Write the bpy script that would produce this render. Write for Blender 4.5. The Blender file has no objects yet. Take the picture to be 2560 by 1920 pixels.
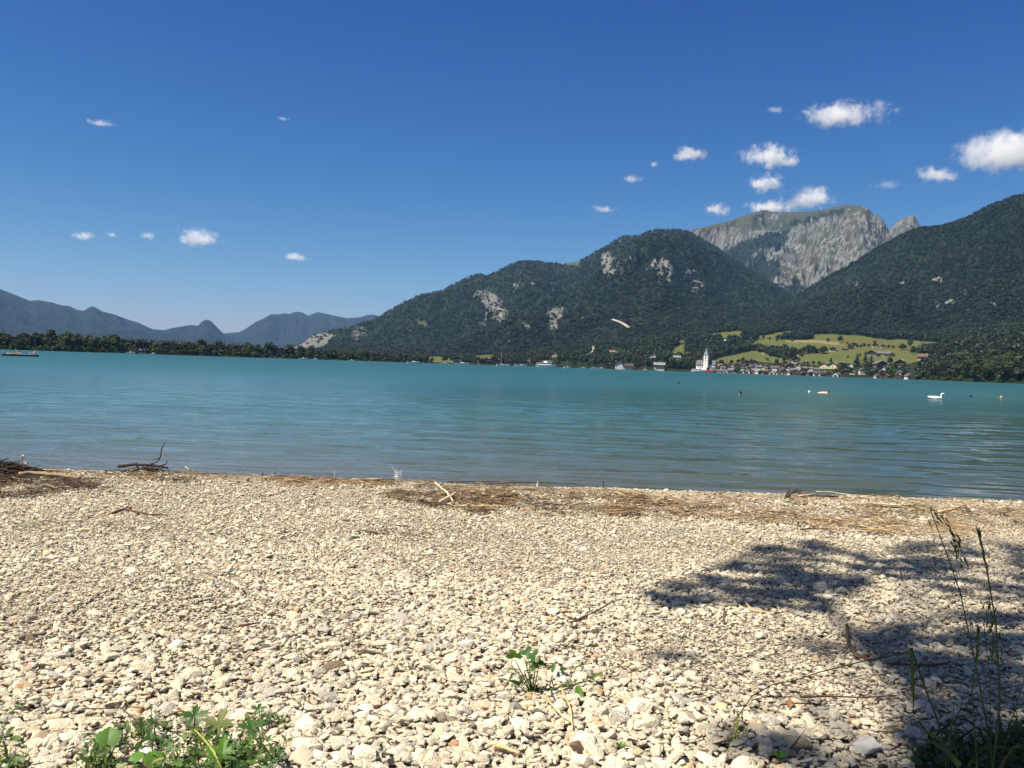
import bpy, bmesh, math, random
import numpy as np
from mathutils import Vector, Matrix

random.seed(7)
RNG = np.random.default_rng(11)
R = math.radians
SC = bpy.context.scene
COL = SC.collection

# ------------------------------------------------------------------ camera
FPX = 2213.0
PITCH, ROLL, EYE = R(1.244), R(1.92), 1.7
FW = np.array([0, math.cos(PITCH), -math.sin(PITCH)])
UP0 = np.array([0, math.sin(PITCH), math.cos(PITCH)])
RT0 = np.array([1.0, 0, 0])
CX = math.cos(ROLL) * RT0 + math.sin(ROLL) * UP0
CU = -math.sin(ROLL) * RT0 + math.cos(ROLL) * UP0
cam = bpy.data.cameras.new("camera")
cam.sensor_width = 36
cam.lens = 36 * FPX / 2560
cam.clip_start = 0.05
cam.clip_end = 60000
camo = bpy.data.objects.new("camera", cam)
COL.objects.link(camo)
M = Matrix.Identity(4)
for i in range(3):
    M[i][0], M[i][1], M[i][2] = CX[i], CU[i], -FW[i]
M[2][3] = EYE
camo.matrix_world = M
SC.camera = camo

# ------------------------------------------------------------------ light
SUN_EL, SUN_AZ = R(59), R(-114)          # azimuth measured from the view direction, left of it
sdir = Vector((math.sin(SUN_AZ) * math.cos(SUN_EL), math.cos(SUN_AZ) * math.cos(SUN_EL), math.sin(SUN_EL)))
sun = bpy.data.lights.new("sun", 'SUN')
sun.energy = 5.0
sun.angle = R(1.0)
sun.color = (1.0, 0.915, 0.765)
suno = bpy.data.objects.new("sun", sun)
COL.objects.link(suno)
suno.rotation_euler = sdir.to_track_quat('Z', 'Y').to_euler()
W = bpy.data.worlds.new("World")
SC.world = W
W.use_nodes = True
wn = W.node_tree
bg = wn.nodes["Background"]
sky = wn.nodes.new("ShaderNodeTexSky")
sky.sky_type = 'NISHITA'
sky.sun_disc = False
sky.sun_elevation = SUN_EL
sky.sun_rotation = SUN_AZ
sky.altitude = 500
sky.air_density = 1.0
sky.dust_density = 0.6
sky.ozone_density = 2.2
def wmath(op, a, b):
    k = wn.nodes.new("ShaderNodeMath"); k.operation = op; k.inputs[1].default_value = b
    wn.links.new(a, k.inputs[0]); return k.outputs[0]
sp0 = wn.nodes.new("ShaderNodeSeparateColor"); wn.links.new(sky.outputs[0], sp0.inputs[0])
cb0 = wn.nodes.new("ShaderNodeCombineColor")
for i_, (ex_, ml_) in enumerate(((2.4, .0378), (1.6, .131), (1.02, .440))):
    wn.links.new(wmath('MULTIPLY', wmath('POWER', sp0.outputs[i_], ex_), ml_), cb0.inputs[i_])
# sky above the view is greyed to neutralise blue fill in the ground shade
tc0 = wn.nodes.new("ShaderNodeTexCoord"); sz0 = wn.nodes.new("ShaderNodeSeparateXYZ"); wn.links.new(tc0.outputs['Generated'], sz0.inputs[0])
mr0 = wn.nodes.new("ShaderNodeMapRange"); mr0.inputs[1].default_value = .45; mr0.inputs[2].default_value = .8; mr0.inputs[4].default_value = .55
wn.links.new(sz0.outputs['Z'], mr0.inputs[0])
mx0 = wn.nodes.new("ShaderNodeMix"); mx0.data_type = 'RGBA'; mx0.inputs[7].default_value = (1.25, 1.25, 1.3, 1)
wn.links.new(mr0.outputs[0], mx0.inputs[0]); wn.links.new(cb0.outputs[0], mx0.inputs[6]); wn.links.new(mx0.outputs[2], bg.inputs[0])
bg.inputs[1].default_value = 0.1
SC.view_settings.view_transform = 'Standard'
SC.view_settings.look = 'None'
SC.view_settings.exposure = 1.0
SC.view_settings.gamma = 1
cy = SC.cycles
cy.use_denoising = True
cy.max_bounces = 8
cy.diffuse_bounces = 3
cy.glossy_bounces = 3
cy.transparent_max_bounces = 8
cy.volume_bounces = 5
cy.volume_max_steps = 96
cy.volume_step_rate = 1.0

# ------------------------------------------------------------------ pixel <-> world
def ray(px, py):
    px = np.asarray(px, float); py = np.asarray(py, float)
    return FW * FPX + (px - 1280)[..., None] * CX - (py - 960)[..., None] * CU

def project(P):
    d = np.asarray(P, float) - np.array([0, 0, EYE])
    z = np.maximum(d @ FW, 1e-3)
    return 1280 + FPX * (d @ CX) / z, 960 - FPX * (d @ CU) / z

def azel(px, py):
    d = ray(px, py)
    h = np.hypot(d[..., 0], d[..., 1])
    return np.arctan2(d[..., 0], d[..., 1]), d[..., 2] / h

def at(px, py, Y):
    d = ray(px, py)
    return Vector(d / d[1] * Y) + Vector((0, 0, EYE))

def horizon(px):
    return 869 + 0.0335 * px

# ------------------------------------------------------------------ noise
def _h(ix, iy, s):
    n = (ix.astype(np.int64) * 374761393 + iy.astype(np.int64) * 668265263 + s * 1442695041) & 0xffffffff
    n = ((n ^ (n >> 13)) * 1274126177) & 0xffffffff
    return ((n ^ (n >> 16)) & 0xffffff) / float(0xffffff)

def vn(x, y, s=0):
    x = np.asarray(x, float); y = np.asarray(y, float)
    ix, iy = np.floor(x), np.floor(y)
    fx, fy = x - ix, y - iy
    fx = fx * fx * (3 - 2 * fx); fy = fy * fy * (3 - 2 * fy)
    a, b, c, d = _h(ix, iy, s), _h(ix + 1, iy, s), _h(ix, iy + 1, s), _h(ix + 1, iy + 1, s)
    return (a * (1 - fx) + b * fx) * (1 - fy) + (c * (1 - fx) + d * fx) * fy

def fbm(x, y, s=0, o=4):
    t, a, n = 0, 0.5, 0
    for i in range(o):
        t = t + a * vn(x * 2 ** i, y * 2 ** i, s + i * 17); n += a; a *= 0.5
    return t / n

def ridged(x, y, s=0, o=4):
    t, a, n = 0, 0.5, 0
    for i in range(o):
        t = t + a * (1 - np.abs(2 * vn(x * 2 ** i, y * 2 ** i, s + i * 29) - 1)); n += a; a *= 0.5
    return t / n

def inpoly(px, py, poly):
    px = np.asarray(px, float); py = np.asarray(py, float)
    r = np.zeros(px.shape, bool)
    n = len(poly)
    for i in range(n):
        x0, y0 = poly[i]; x1, y1 = poly[(i + 1) % n]
        if y0 == y1: continue
        c = ((y0 > py) != (y1 > py)) & (px < (x1 - x0) * (py - y0) / (y1 - y0) + x0)
        r ^= c
    return r

def zm(ox, oy, s, pts):
    return [(ox + a * s, oy + b * s) for a, b in pts]
Z2 = lambda p: zm(640, 680, .2893, p)
Z3 = lambda p: zm(1280, 680, .2893, p)
Z5 = lambda p: zm(1000, 500, .3436, p)
Z6 = lambda p: zm(1660, 440, .4069, p)
Z7 = lambda p: zm(1660, 820, .1989, p)
Z8 = lambda p: zm(2060, 820, .226, p)

# ------------------------------------------------------------------ objects
def tag(o, label=None, cat=None, group=None, kind=None):
    if label: o['label'] = label
    if cat: o['category'] = cat
    if group: o['group'] = group
    if kind: o['kind'] = kind
    return o

def empty(name, loc=(0, 0, 0), rz=0):
    o = bpy.data.objects.new(name, None)
    o.empty_display_size = 0.2
    o.location = loc
    o.rotation_euler = (0, 0, rz)
    COL.objects.link(o)
    return o

class MB:
    def __init__(s): s.v, s.f = [], []
    def add(s, v, f):
        k = len(s.v)
        s.v += [tuple(p) for p in v]
        s.f += [tuple(i + k for i in q) for q in f]
        return s
    def box(s, x0, x1, y0, y1, z0, z1):
        return s.add([(x0, y0, z0), (x1, y0, z0), (x1, y1, z0), (x0, y1, z0), (x0, y0, z1), (x1, y0, z1), (x1, y1, z1), (x0, y1, z1)],
                     [(0, 3, 2, 1), (4, 5, 6, 7), (0, 1, 5, 4), (1, 2, 6, 5), (2, 3, 7, 6), (3, 0, 4, 7)])
    def tube(s, pts, rad, n=6, cap=True):
        pts = [Vector(p) for p in pts]
        if not hasattr(rad, '__len__'): rad = [rad] * len(pts)
        rings = []
        u = None
        for i, p in enumerate(pts):
            t = (pts[min(i + 1, len(pts) - 1)] - pts[max(i - 1, 0)])
            t = t.normalized() if t.length > 1e-9 else Vector((0, 0, 1))
            if u is None: u = t.orthogonal().normalized()
            u = (u - t * u.dot(t)); u = u.normalized() if u.length > 1e-6 else t.orthogonal().normalized()
            w = t.cross(u)
            rings.append([p + (u * math.cos(2 * math.pi * k / n) + w * math.sin(2 * math.pi * k / n)) * rad[i] for k in range(n)])
        v = [q for r_ in rings for q in r_]
        f = []
        for i in range(len(pts) - 1):
            for k in range(n):
                f.append((i * n + k, i * n + (k + 1) % n, (i + 1) * n + (k + 1) % n, (i + 1) * n + k))
        if cap:
            f.append(tuple(range(n - 1, -1, -1)))
            f.append(tuple((len(pts) - 1) * n + k for k in range(n)))
        return s.add(v, f)
    def lathe(s, prof, n=12, c=(0, 0, 0)):
        v = [(c[0] + r * math.cos(2 * math.pi * k / n), c[1] + r * math.sin(2 * math.pi * k / n), c[2] + z) for r, z in prof for k in range(n)]
        f = []
        for i in range(len(prof) - 1):
            for k in range(n):
                f.append((i * n + k, i * n + (k + 1) % n, (i + 1) * n + (k + 1) % n, (i + 1) * n + k))
        f.append(tuple(range(n - 1, -1, -1))); f.append(tuple((len(prof) - 1) * n + k for k in range(n)))
        return s.add(v, f)
    def build(s, name, m, parent=None, smooth=False, loc=None):
        me = bpy.data.meshes.new(name)
        me.from_pydata([tuple(p) for p in s.v], [], s.f)
        me.update()
        if smooth: me.polygons.foreach_set('use_smooth', [True] * len(me.polygons))
        if m: me.materials.append(m)
        o = bpy.data.objects.new(name, me)
        COL.objects.link(o)
        if parent: o.parent = parent
        if loc: o.location = loc
        return o

def np_mesh(name, V, F, m=None, smooth=True, attrs=None, link=True):
    """V (n,3), F (k,4) or (k,3) int array"""
    me = bpy.data.meshes.new(name)
    V = np.asarray(V, np.float32); F = np.asarray(F, np.int32)
    me.vertices.add(len(V)); me.vertices.foreach_set('co', V.ravel())
    k = F.shape[1]
    me.loops.add(F.size); me.loops.foreach_set('vertex_index', F.ravel())
    me.polygons.add(len(F))
    me.polygons.foreach_set('loop_start', np.arange(0, F.size, k, dtype=np.int32))
    me.polygons.foreach_set('loop_total', np.full(len(F), k, np.int32))
    me.update(calc_edges=True)
    me.validate()
    me.polygons.foreach_set('use_smooth', [smooth] * len(me.polygons))
    if attrs:
        for a, val in attrs.items():
            at_ = me.attributes.new(a, 'FLOAT', 'POINT')
            at_.data.foreach_set('value', np.asarray(val, np.float32).ravel())
    if m: me.materials.append(m)
    o = bpy.data.objects.new(name, me)
    if link: COL.objects.link(o)
    return o

def grid_faces(nr, nc):
    i = np.arange(nr - 1)[:, None] * nc + np.arange(nc - 1)[None]
    return np.stack([i, i + 1, i + nc + 1, i + nc], -1).reshape(-1, 4)

def copy_tree(o, parent=None):
    c = o.copy(); COL.objects.link(c); c.parent = parent
    for ch in list(o.children): copy_tree(ch, c)
    return c

# ------------------------------------------------------------------ materials
class NT:
    def __init__(s, name):
        s.m = bpy.data.materials.new(name); s.m.use_nodes = True
        s.t = s.m.node_tree; s.b = s.t.nodes["Principled BSDF"]; s.out = s.t.nodes["Material Output"]
    def n(s, typ, **kw):
        k = s.t.nodes.new(typ)
        for a, v in kw.items(): setattr(k, a, v)
        return k
    def l(s, a, b): s.t.links.new(a, b)
    def coord(s, which='Object', scale=(1, 1, 1)):
        tc = s.n("ShaderNodeTexCoord"); mp = s.n("ShaderNodeMapping")
        mp.inputs['Scale'].default_value = scale
        s.l(tc.outputs[which], mp.inputs[0]); return mp.outputs[0]
    def geo(s, scale=(1, 1, 1)):
        g = s.n("ShaderNodeNewGeometry"); mp = s.n("ShaderNodeMapping")
        mp.inputs['Scale'].default_value = scale
        s.l(g.outputs['Position'], mp.inputs[0]); return mp.outputs[0]
    def noise(s, vec, scale, detail=4, rough=.55, dist=0):
        k = s.n("ShaderNodeTexNoise"); k.inputs['Scale'].default_value = scale
        k.inputs['Detail'].default_value = detail; k.inputs['Roughness'].default_value = rough
        k.inputs['Distortion'].default_value = dist
        if vec is not None: s.l(vec, k.inputs['Vector'])
        return k.outputs['Fac']
    def ramp(s, fac, stops, interp='LINEAR'):
        k = s.n("ShaderNodeValToRGB"); cr = k.color_ramp; cr.interpolation = interp
        while len(cr.elements) < len(stops): cr.elements.new(0.5)
        for e, (p, c) in zip(cr.elements, stops):
            e.position = p; e.color = (*c, 1) if len(c) == 3 else c
        s.l(fac, k.inputs[0]); return k.outputs[0]
    def math(s, op, a, b=None, c=None, clamp=False):
        k = s.n("ShaderNodeMath", operation=op); k.use_clamp = clamp
        for i, v in enumerate((a, b, c)):
            if v is None: continue
            if isinstance(v, (int, float)): k.inputs[i].default_value = v
            else: s.l(v, k.inputs[i])
        return k.outputs[0]
    def attr(s, name, typ='GEOMETRY'):
        k = s.n("ShaderNodeAttribute"); k.attribute_name = name; k.attribute_type = typ
        return k.outputs['Fac']
    def mix(s, fac, a, b, blend='MIX'):
        k = s.n("ShaderNodeMix", data_type='RGBA', blend_type=blend)
        if isinstance(fac, (int, float)): k.inputs[0].default_value = fac
        else: s.l(fac, k.inputs[0])
        for sock, v in ((k.inputs[6], a), (k.inputs[7], b)):
            if isinstance(v, tuple): sock.default_value = (*v, 1)
            else: s.l(v, sock)
        return k.outputs[2]
    def smooth(s, x, a, b):
        k = s.n("ShaderNodeMapRange", interpolation_type='SMOOTHSTEP')
        k.inputs[1].default_value = a; k.inputs[2].default_value = b
        s.l(x, k.inputs[0]); return k.outputs[0]
    def bump(s, h, dist=0.1, strength=1.0, normal=None):
        k = s.n("ShaderNodeBump"); k.inputs['Strength'].default_value = strength; k.inputs['Distance'].default_value = dist
        s.l(h, k.inputs['Height'])
        if normal is not None: s.l(normal, k.inputs['Normal'])
        return k.outputs[0]
    def base(s, c):
        if isinstance(c, tuple): s.b.inputs['Base Color'].default_value = (*c, 1)
        else: s.l(c, s.b.inputs['Base Color'])
    def rough(s, r): s.b.inputs['Roughness'].default_value = r
    def spec(s, r): s.b.inputs['Specular IOR Level'].default_value = r
    def normal(s, x): s.l(x, s.b.inputs['Normal'])

def mat(name, col, rough=.7, var=.25, scale=8, spec=.3, bump=0, which='Object'):
    t = NT(name)
    v = t.coord(which)
    n = t.noise(v, scale, 5)
    a = tuple(max(0, c * (1 - var)) for c in col); b = tuple(min(1, c * (1 + var)) for c in col)
    t.base(t.ramp(n, [(.3, a), (.7, b)])); t.rough(rough); t.spec(spec)
    if bump: t.normal(t.bump(n, bump))
    return t.m

def leafy(name, c0, c1, trans=.35, tone='tone', typ='GEOMETRY', inst=False, scale=.15):
    """foliage: diffuse with light coming through the leaf"""
    t = NT(name)
    oi = t.n("ShaderNodeObjectInfo")
    g = t.n("ShaderNodeNewGeometry")
    f = t.math('MULTIPLY_ADD', g.outputs['Random Per Island'], .55, t.math('MULTIPLY', oi.outputs['Random'], .45))
    if inst: f = t.math('MULTIPLY_ADD', g.outputs['Random Per Island'], .4, t.math('MULTIPLY', t.attr('tone', 'INSTANCER'), .6))
    c = t.ramp(f, [(.1, c0), (.9, c1)])
    t.base(c); t.rough(.6); t.spec(.25)
    tr = t.n("ShaderNodeBsdfTranslucent")
    t.l(t.mix(.5, c, tuple(min(1, x * 1.6) for x in c1)), tr.inputs[0])
    ms = t.n("ShaderNodeMixShader"); ms.inputs[0].default_value = trans
    t.l(t.b.outputs[0], ms.inputs[1]); t.l(tr.outputs[0], ms.inputs[2]); t.l(ms.outputs[0], t.out.inputs[0])
    return t.m

def scatter(name, pts, sc, ro, ix, tone, protos):
    n = len(pts)
    me = bpy.data.meshes.new(name)
    me.vertices.add(n); me.vertices.foreach_set('co', np.asarray(pts, np.float32).ravel())
    for a, ty, val, key in (('sc', 'FLOAT_VECTOR', sc, 'vector'), ('ro', 'FLOAT_VECTOR', ro, 'vector'), ('ix', 'INT', ix, 'value'), ('tone', 'FLOAT', tone, 'value')):
        d = me.attributes.new(a, ty, 'POINT')
        d.data.foreach_set(key, np.asarray(val, np.int32 if ty == 'INT' else np.float32).ravel())
    o = bpy.data.objects.new(name, me); COL.objects.link(o)
    pc = bpy.data.collections.new(name + "_kinds")
    for p in protos: pc.objects.link(p)
    ng = bpy.data.node_groups.new(name + "_scatter", 'GeometryNodeTree')
    ng.interface.new_socket("Geometry", in_out='INPUT', socket_type='NodeSocketGeometry')
    ng.interface.new_socket("Geometry", in_out='OUTPUT', socket_type='NodeSocketGeometry')
    gi = ng.nodes.new('NodeGroupInput'); go = ng.nodes.new('NodeGroupOutput')
    ip = ng.nodes.new('GeometryNodeInstanceOnPoints')
    ci = ng.nodes.new('GeometryNodeCollectionInfo')
    ci.inputs['Collection'].default_value = pc
    ci.inputs['Separate Children'].default_value = True
    ci.inputs['Reset Children'].default_value = True
    def na(a, ty):
        k = ng.nodes.new('GeometryNodeInputNamedAttribute'); k.data_type = ty; k.inputs['Name'].default_value = a
        return k.outputs['Attribute']
    L = ng.links.new
    L(gi.outputs[0], ip.inputs['Points']); L(ci.outputs[0], ip.inputs['Instance'])
    ip.inputs['Pick Instance'].default_value = True
    L(na('ix', 'INT'), ip.inputs['Instance Index'])
    e2r = ng.nodes.new('FunctionNodeEulerToRotation')
    L(na('ro', 'FLOAT_VECTOR'), e2r.inputs[0]); L(e2r.outputs[0], ip.inputs['Rotation'])
    L(na('sc', 'FLOAT_VECTOR'), ip.inputs['Scale'])
    L(ip.outputs[0], go.inputs[0])
    md = o.modifiers.new("scatter", 'NODES'); md.node_group = ng
    return o
# ================================================================== TERRAIN
def terrain_mat(name, forest, grass, rock, sc=60.0, rocky=.5):
    t = NT(name)
    p = t.geo((1 / sc, 1 / sc, 1 / sc))
    ps = t.geo((1 / (sc * .55), 1 / (sc * .55), 1 / (sc * 2.2)))
    nf = t.noise(t.geo((1 / (sc * .32), 1 / (sc * .32), 1 / (sc * 1.3))), 1.0, 7, .72, .6); n1 = t.noise(p, 1.0, 6, .62); n2 = t.noise(p, .12, 4, .5); ns = t.noise(ps, 1.0, 6, .65, .4)
    fo = t.ramp(n1, [(.25, tuple(c * .55 for c in forest)), (.5, forest), (.75, tuple(c * 1.55 for c in forest))])
    gr = t.mix(t.math('MULTIPLY', n1, .5), grass, (grass[0] * 1.5, grass[1] * 1.25, grass[2] * 1.1))
    gr = t.mix(t.smooth(n2, .45, .62), gr, (grass[0] * 1.25, grass[1] * .98, grass[2] * .9))
    rk = t.ramp(nf, [(.25, tuple(c * .3 for c in rock)), (.42, tuple(c * .8 for c in rock)), (.55, rock), (.68, tuple(min(.75, c * 1.7) for c in rock)), (.85, tuple(c * 1.1 for c in rock))])
    ar = t.attr('rock'); ag = t.attr('grass'); ad = t.attr('dry')
    mg = t.smooth(t.math('ADD', ag, t.math('MULTIPLY', t.math('SUBTRACT', n1, .5), .25)), .4, .6)
    c = t.mix(mg, fo, gr)
    c = t.mix(t.smooth(ad, .3, .7), c, (.17, .145, .075))
    mr = t.smooth(t.math('ADD', ar, t.math('ADD', t.math('MULTIPLY', t.math('SUBTRACT', ns, .5), 1.7 * rocky + .6), t.math('MULTIPLY', t.math('SUBTRACT', nf, .5), 1.6 * rocky + .4))), .40, .62)
    c = t.mix(mr, c, rk)
    t.base(c); t.rough(.95); t.spec(.05)
    t.normal(t.bump(t.math('ADD', ns, t.math('MULTIPLY', n1, .7)), sc * .35, .8))
    return t.m

class Mountain:
    def __init__(s, name, pts, Rc, r0, m, nc=420, nr=110, amp=.16, seed=1, p=1.1, wob=.02, scale=900., rock=(), grass=(), dry=(), rockbase=0., grassfn=None, zbase=0., back=1.35, label=None, jag=None):
        pts = np.array(pts, float)
        az, te = azel(pts[:, 0], pts[:, 1])
        o = np.argsort(az); az, te = az[o], te[o]
        A = np.linspace(az[0], az[-1], nc)
        T = np.interp(A, az, te)
        Rcv = Rc * (1 + wob * (fbm(A * 14, A * 0 + 3.3, seed) - .5) * 2)
        tt = np.concatenate([np.linspace(0, 1, nr) ** .85, np.linspace(1, back, 12)[1:]])
        t = tt[:, None]; A2 = A[None] + 0 * t
        r = r0 + (Rcv[None] - r0) * t
        H = T[None] * Rcv[None] + EYE
        if jag: H = H + np.interp(A, *jag)[None] * (ridged(A * 900, A * 0 + 1.5, seed + 3, 3) - .6)[None]
        tc = np.minimum(t, 1)
        h = H * tc ** p
        x, y = r * np.sin(A2), r * np.cos(A2)
        wx = (fbm(x / scale * .7, y / scale * .7, seed + 5) - .5) * 1.6
        sp = ridged(x / scale + wx, y / scale * .55 + wx * .6, seed, 5) - .55
        fine = ridged(x / scale * 4.2 + wx * 2, y / scale * 2.3, seed + 50, 4) - .5
        env = (4 * tc * (1 - tc)) ** .7
        h = h + H * env * (amp * 2.2 * sp + amp * .55 * fine)
        lim = r * T[None] * (1 - .06 * (1 - tc) ** .8) + EYE
        h = np.where(h > lim, lim - (h - lim) * .12, h)
        bk = np.maximum(t - 1, 0)
        h = np.where(t > 1, H * (1 - bk * 1.3) + H * .05 * np.minimum(bk * 8, 1) * (sp), h)
        h = np.where(t > 1, np.minimum(h, r * T[None] * .998), h)
        h = np.maximum(h, zbase - 20 * (1 - tc))
        s.P = np.stack([x, y, h], -1); s.nr = nr
        px, py = project(s.P.reshape(-1, 3)); px = px.reshape(x.shape); py = py.reshape(x.shape)
        s.px, s.py = px, py
        jx = px + (fbm(px / 9, py / 9, seed + 9, 3) - .5) * 16
        jy = py + (fbm(px / 9, py / 9, seed + 19, 3) - .5) * 16
        rk = np.full(px.shape, rockbase)
        for it in rock:
            poly, v = it
            rk = np.where(inpoly(jx, jy, poly), v, rk)
        gr = np.zeros(px.shape) if grassfn is None else grassfn(jx, jy)
        for poly in grass: gr = np.where(inpoly(jx, jy, poly), 1, gr)
        dr = np.zeros(px.shape)
        for poly in dry: dr = np.where(inpoly(px, py, poly), 1, dr)
        s.rk, s.gr = rk, gr
        s.o = np_mesh(name, s.P.reshape(-1, 3), grid_faces(*x.shape), m, True, dict(rock=rk, grass=gr, dry=dr))
        tag(s.o, kind='structure')
        if label: s.o['label'] = label
    def sample(s, n, rng, keep=lambda px, py, rk, gr: np.ones(px.shape, bool), crest=.06):
        """points spread evenly over what the slope shows"""
        P, px, py = s.P[:s.nr], s.px[:s.nr], s.py[:s.nr]
        dy = py[:-1, :-1] - py[1:, :-1]
        w = np.maximum(dy, .12)
        cx_ = (px[:-1, :-1] > -330) & (px[:-1, :-1] < 2900)
        w = w * cx_
        k = rng.choice(w.size, n, p=(w / w.sum()).ravel())
        i, j = np.unravel_index(k, w.shape)
        if crest:                                   # a denser line of trees along the skyline
            m_ = rng.random(n) < crest; i = np.where(m_, s.nr - 2 - (rng.random(n) * 1.9).astype(int), i)
        u, v = rng.random(n)[:, None], rng.random(n)[:, None]
        q = (P[i, j] * (1 - u) + P[i, j + 1] * u) * (1 - v) + (P[i + 1, j] * (1 - u) + P[i + 1, j + 1] * u) * v
        x, y = project(q)
        ok = keep(x, y, s.rk[i, j], s.gr[i, j])
        return q[ok]

# --- distant ranges
m_far = terrain_mat("far_forest", (.010, .015, .014), (.09, .12, .05), (.3, .29, .28), 160, .3)
LEFT_RANGE = [(-330, 660), (-200, 690), (-100, 705), (0, 722), (48, 741), (75, 752), (95, 750), (130, 756), (153, 763), (174, 765), (191, 774), (208, 777), (220, 770), (231, 765), (243, 771), (255, 778),
              (289, 787), (318, 798), (347, 807), (382, 823), (411, 825), (430, 820), (463, 814.5), (477, 812), (495, 814), (506, 803), (512, 800), (518, 799), (524, 801), (529, 804), (541, 816), (558, 833), (580, 850), (620, 872)]
Mountain("distant_mountain", LEFT_RANGE, 14500, 9000, m_far, 420, 80, .42, 3, 1.15, scale=1500,
         rock=[(Z2([(-1660, 440), (-1600, 440), (-1590, 555), (-1670, 555)]), 0), (zm(0, 680, .2893, [(540, 440), (565, 430), (570, 550), (540, 555), (530, 500)]), .3), (zm(0, 680, .2893, [(600, 430), (615, 430), (632, 540), (615, 540)]), .3),
               (zm(0, 680, .2893, [(820, 400), (850, 400), (930, 520), (900, 520)]), .25)], label="blue hazy wooded mountain range beyond the left shore")
MID_RANGE = [(530, 872), (561, 833), (599, 830), (620, 818), (640, 804), (657, 797), (678, 785), (695, 785.6), (715, 783), (724, 785), (732, 781), (741, 779), (756, 781), (770, 789), (783, 784), (796, 780), (814, 784), (840, 790), (866, 795), (900, 793), (912, 789), (923.5, 786.5), (938, 787), (947, 791), (1000, 812), (1060, 850)]
Mountain("distant_mountain", MID_RANGE, 16500, 10500, m_far, 300, 80, .42, 8, 1.15, scale=1500,
         rock=[(Z2([(210, 500), (260, 490), (290, 520), (270, 560), (230, 560)]), .3), (Z2([(-20, 520), (20, 520), (30, 600), (70, 600), (0, 610)]), .3)], label="hazy blue mountain range far behind the lake's end")

# --- the rocky summit massif
SCH = [(1560, 660), (1650, 612), (1690, 592), (1721, 578), (1741, 571), (1782, 562), (1823, 552), (1863.5, 538), (1888, 530), (1904, 527), (1916, 527), (1928.6, 529), (1937, 530), (1969, 530), (2006, 530), (2040, 526), (2067, 523), (2090, 516), (2107.6, 512), (2128, 512),
       (2148, 513), (2164.6, 517), (2173, 523), (2181, 531.6), (2195, 538), (2205, 546.6), (2209, 553), (2213, 560), (2218, 566), (2223.6, 572), (2229.7, 569), (2234, 562), (2242, 554), (2255, 547), (2266, 543), (2278.6, 538), (2284.6, 537), (2290, 546), (2295, 554), (2300, 562), (2307, 569), (2340, 590), (2400, 640), (2460, 720)]
schforest = Z6([(340, 440), (430, 440), (480, 400), (560, 380), (620, 365), (700, 345), (770, 325), (765, 360), (735, 430), (705, 430), (690, 450), (640, 430), (600, 460), (640, 470), (700, 500), (705, 560), (720, 640), (760, 690), (800, 620), (830, 650), (860, 720), (600, 720), (420, 600)])
schforest2 = Z6([(920, 590), (940, 545), (955, 580), (985, 600), (985, 650), (930, 660)])
schshrub = Z6([(740, 285), (860, 262), (920, 238), (960, 240), (1050, 208), (1120, 196), (1090, 232), (1000, 236), (950, 252), (880, 285), (800, 300)])
schgrass_top = Z6([(150, 330), (400, 265), (560, 215), (800, 210), (1000, 195), (1180, 170), (1300, 220), (1270, 235), (1180, 225), (1100, 240), (960, 250), (850, 300), (760, 330), (560, 330), (400, 310), (180, 350)])
def schg(x, y):
    g = np.where(inpoly(x, y, schgrass_top), .9, .0)
    return g
m_sch = terrain_mat("summit_rock", (.014, .021, .016), (.043, .052, .036), (.138, .139, .138), 70, .65)
sch_rock = [(schgrass_top, .21), (schforest, -.05), (schforest2, -.1), (schshrub, -.3),
            (Z6([(480, 580), (500, 540), (540, 480), (600, 430), (610, 440), (560, 500), (530, 570), (510, 590)]), .5),
            (Z6([(610, 470), (690, 480), (700, 520), (660, 510), (650, 560), (630, 500)]), .55),
            (Z6([(660, 620), (690, 620), (700, 660), (670, 660)]), .6), (Z6([(700, 620), (730, 640), (760, 700), (700, 680)]), .5),
            (Z6([(170, 340), (200, 350), (290, 410), (350, 400), (430, 430), (390, 480), (330, 470), (250, 410)]), .5),
            (Z6([(840, 720), (870, 640), (930, 600), (950, 590), (1000, 600), (880, 720)]), .85),
            (Z6([(1390, 330), (1530, 235), (1590, 320), (1400, 440), (1380, 360)]), .5),
            (Z6([(630, 255), (710, 235), (700, 250), (640, 265)]), .9), (Z6([(580, 260), (600, 260), (595, 275), (580, 275)]), .9)]
def schgr2(x, y):
    g = schg(x, y)
    g = np.where(inpoly(x, y, Z6([(160, 350), (560, 335), (760, 335), (640, 370), (460, 420), (300, 400)])), .75, g)
    g = np.where(inpoly(x, y, Z6([(1100, 400), (1380, 330), (1600, 330), (1200, 520), (1080, 480)])), .8, g)
    return np.maximum(g, .62)
_ja = [float(azel(q_, 540)[0]) for q_ in (2000, 2170, 2190, 2320)]
SCHM = Mountain("rocky_mountain", SCH, 7600, 5000, jag=(_ja, [0, 3, 30, 34]), m=m_sch, nc=700, nr=200, amp=.24, seed=21, p=1.0, wob=.01, scale=520, rock=sch_rock, rockbase=.52, grassfn=lambda x, y: np.where(inpoly(x, y, schforest) | inpoly(x, y, schforest2) | inpoly(x, y, schshrub), 0, schgr2(x, y)), label="grey limestone mountain with a green sloping summit and steep face")

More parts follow.
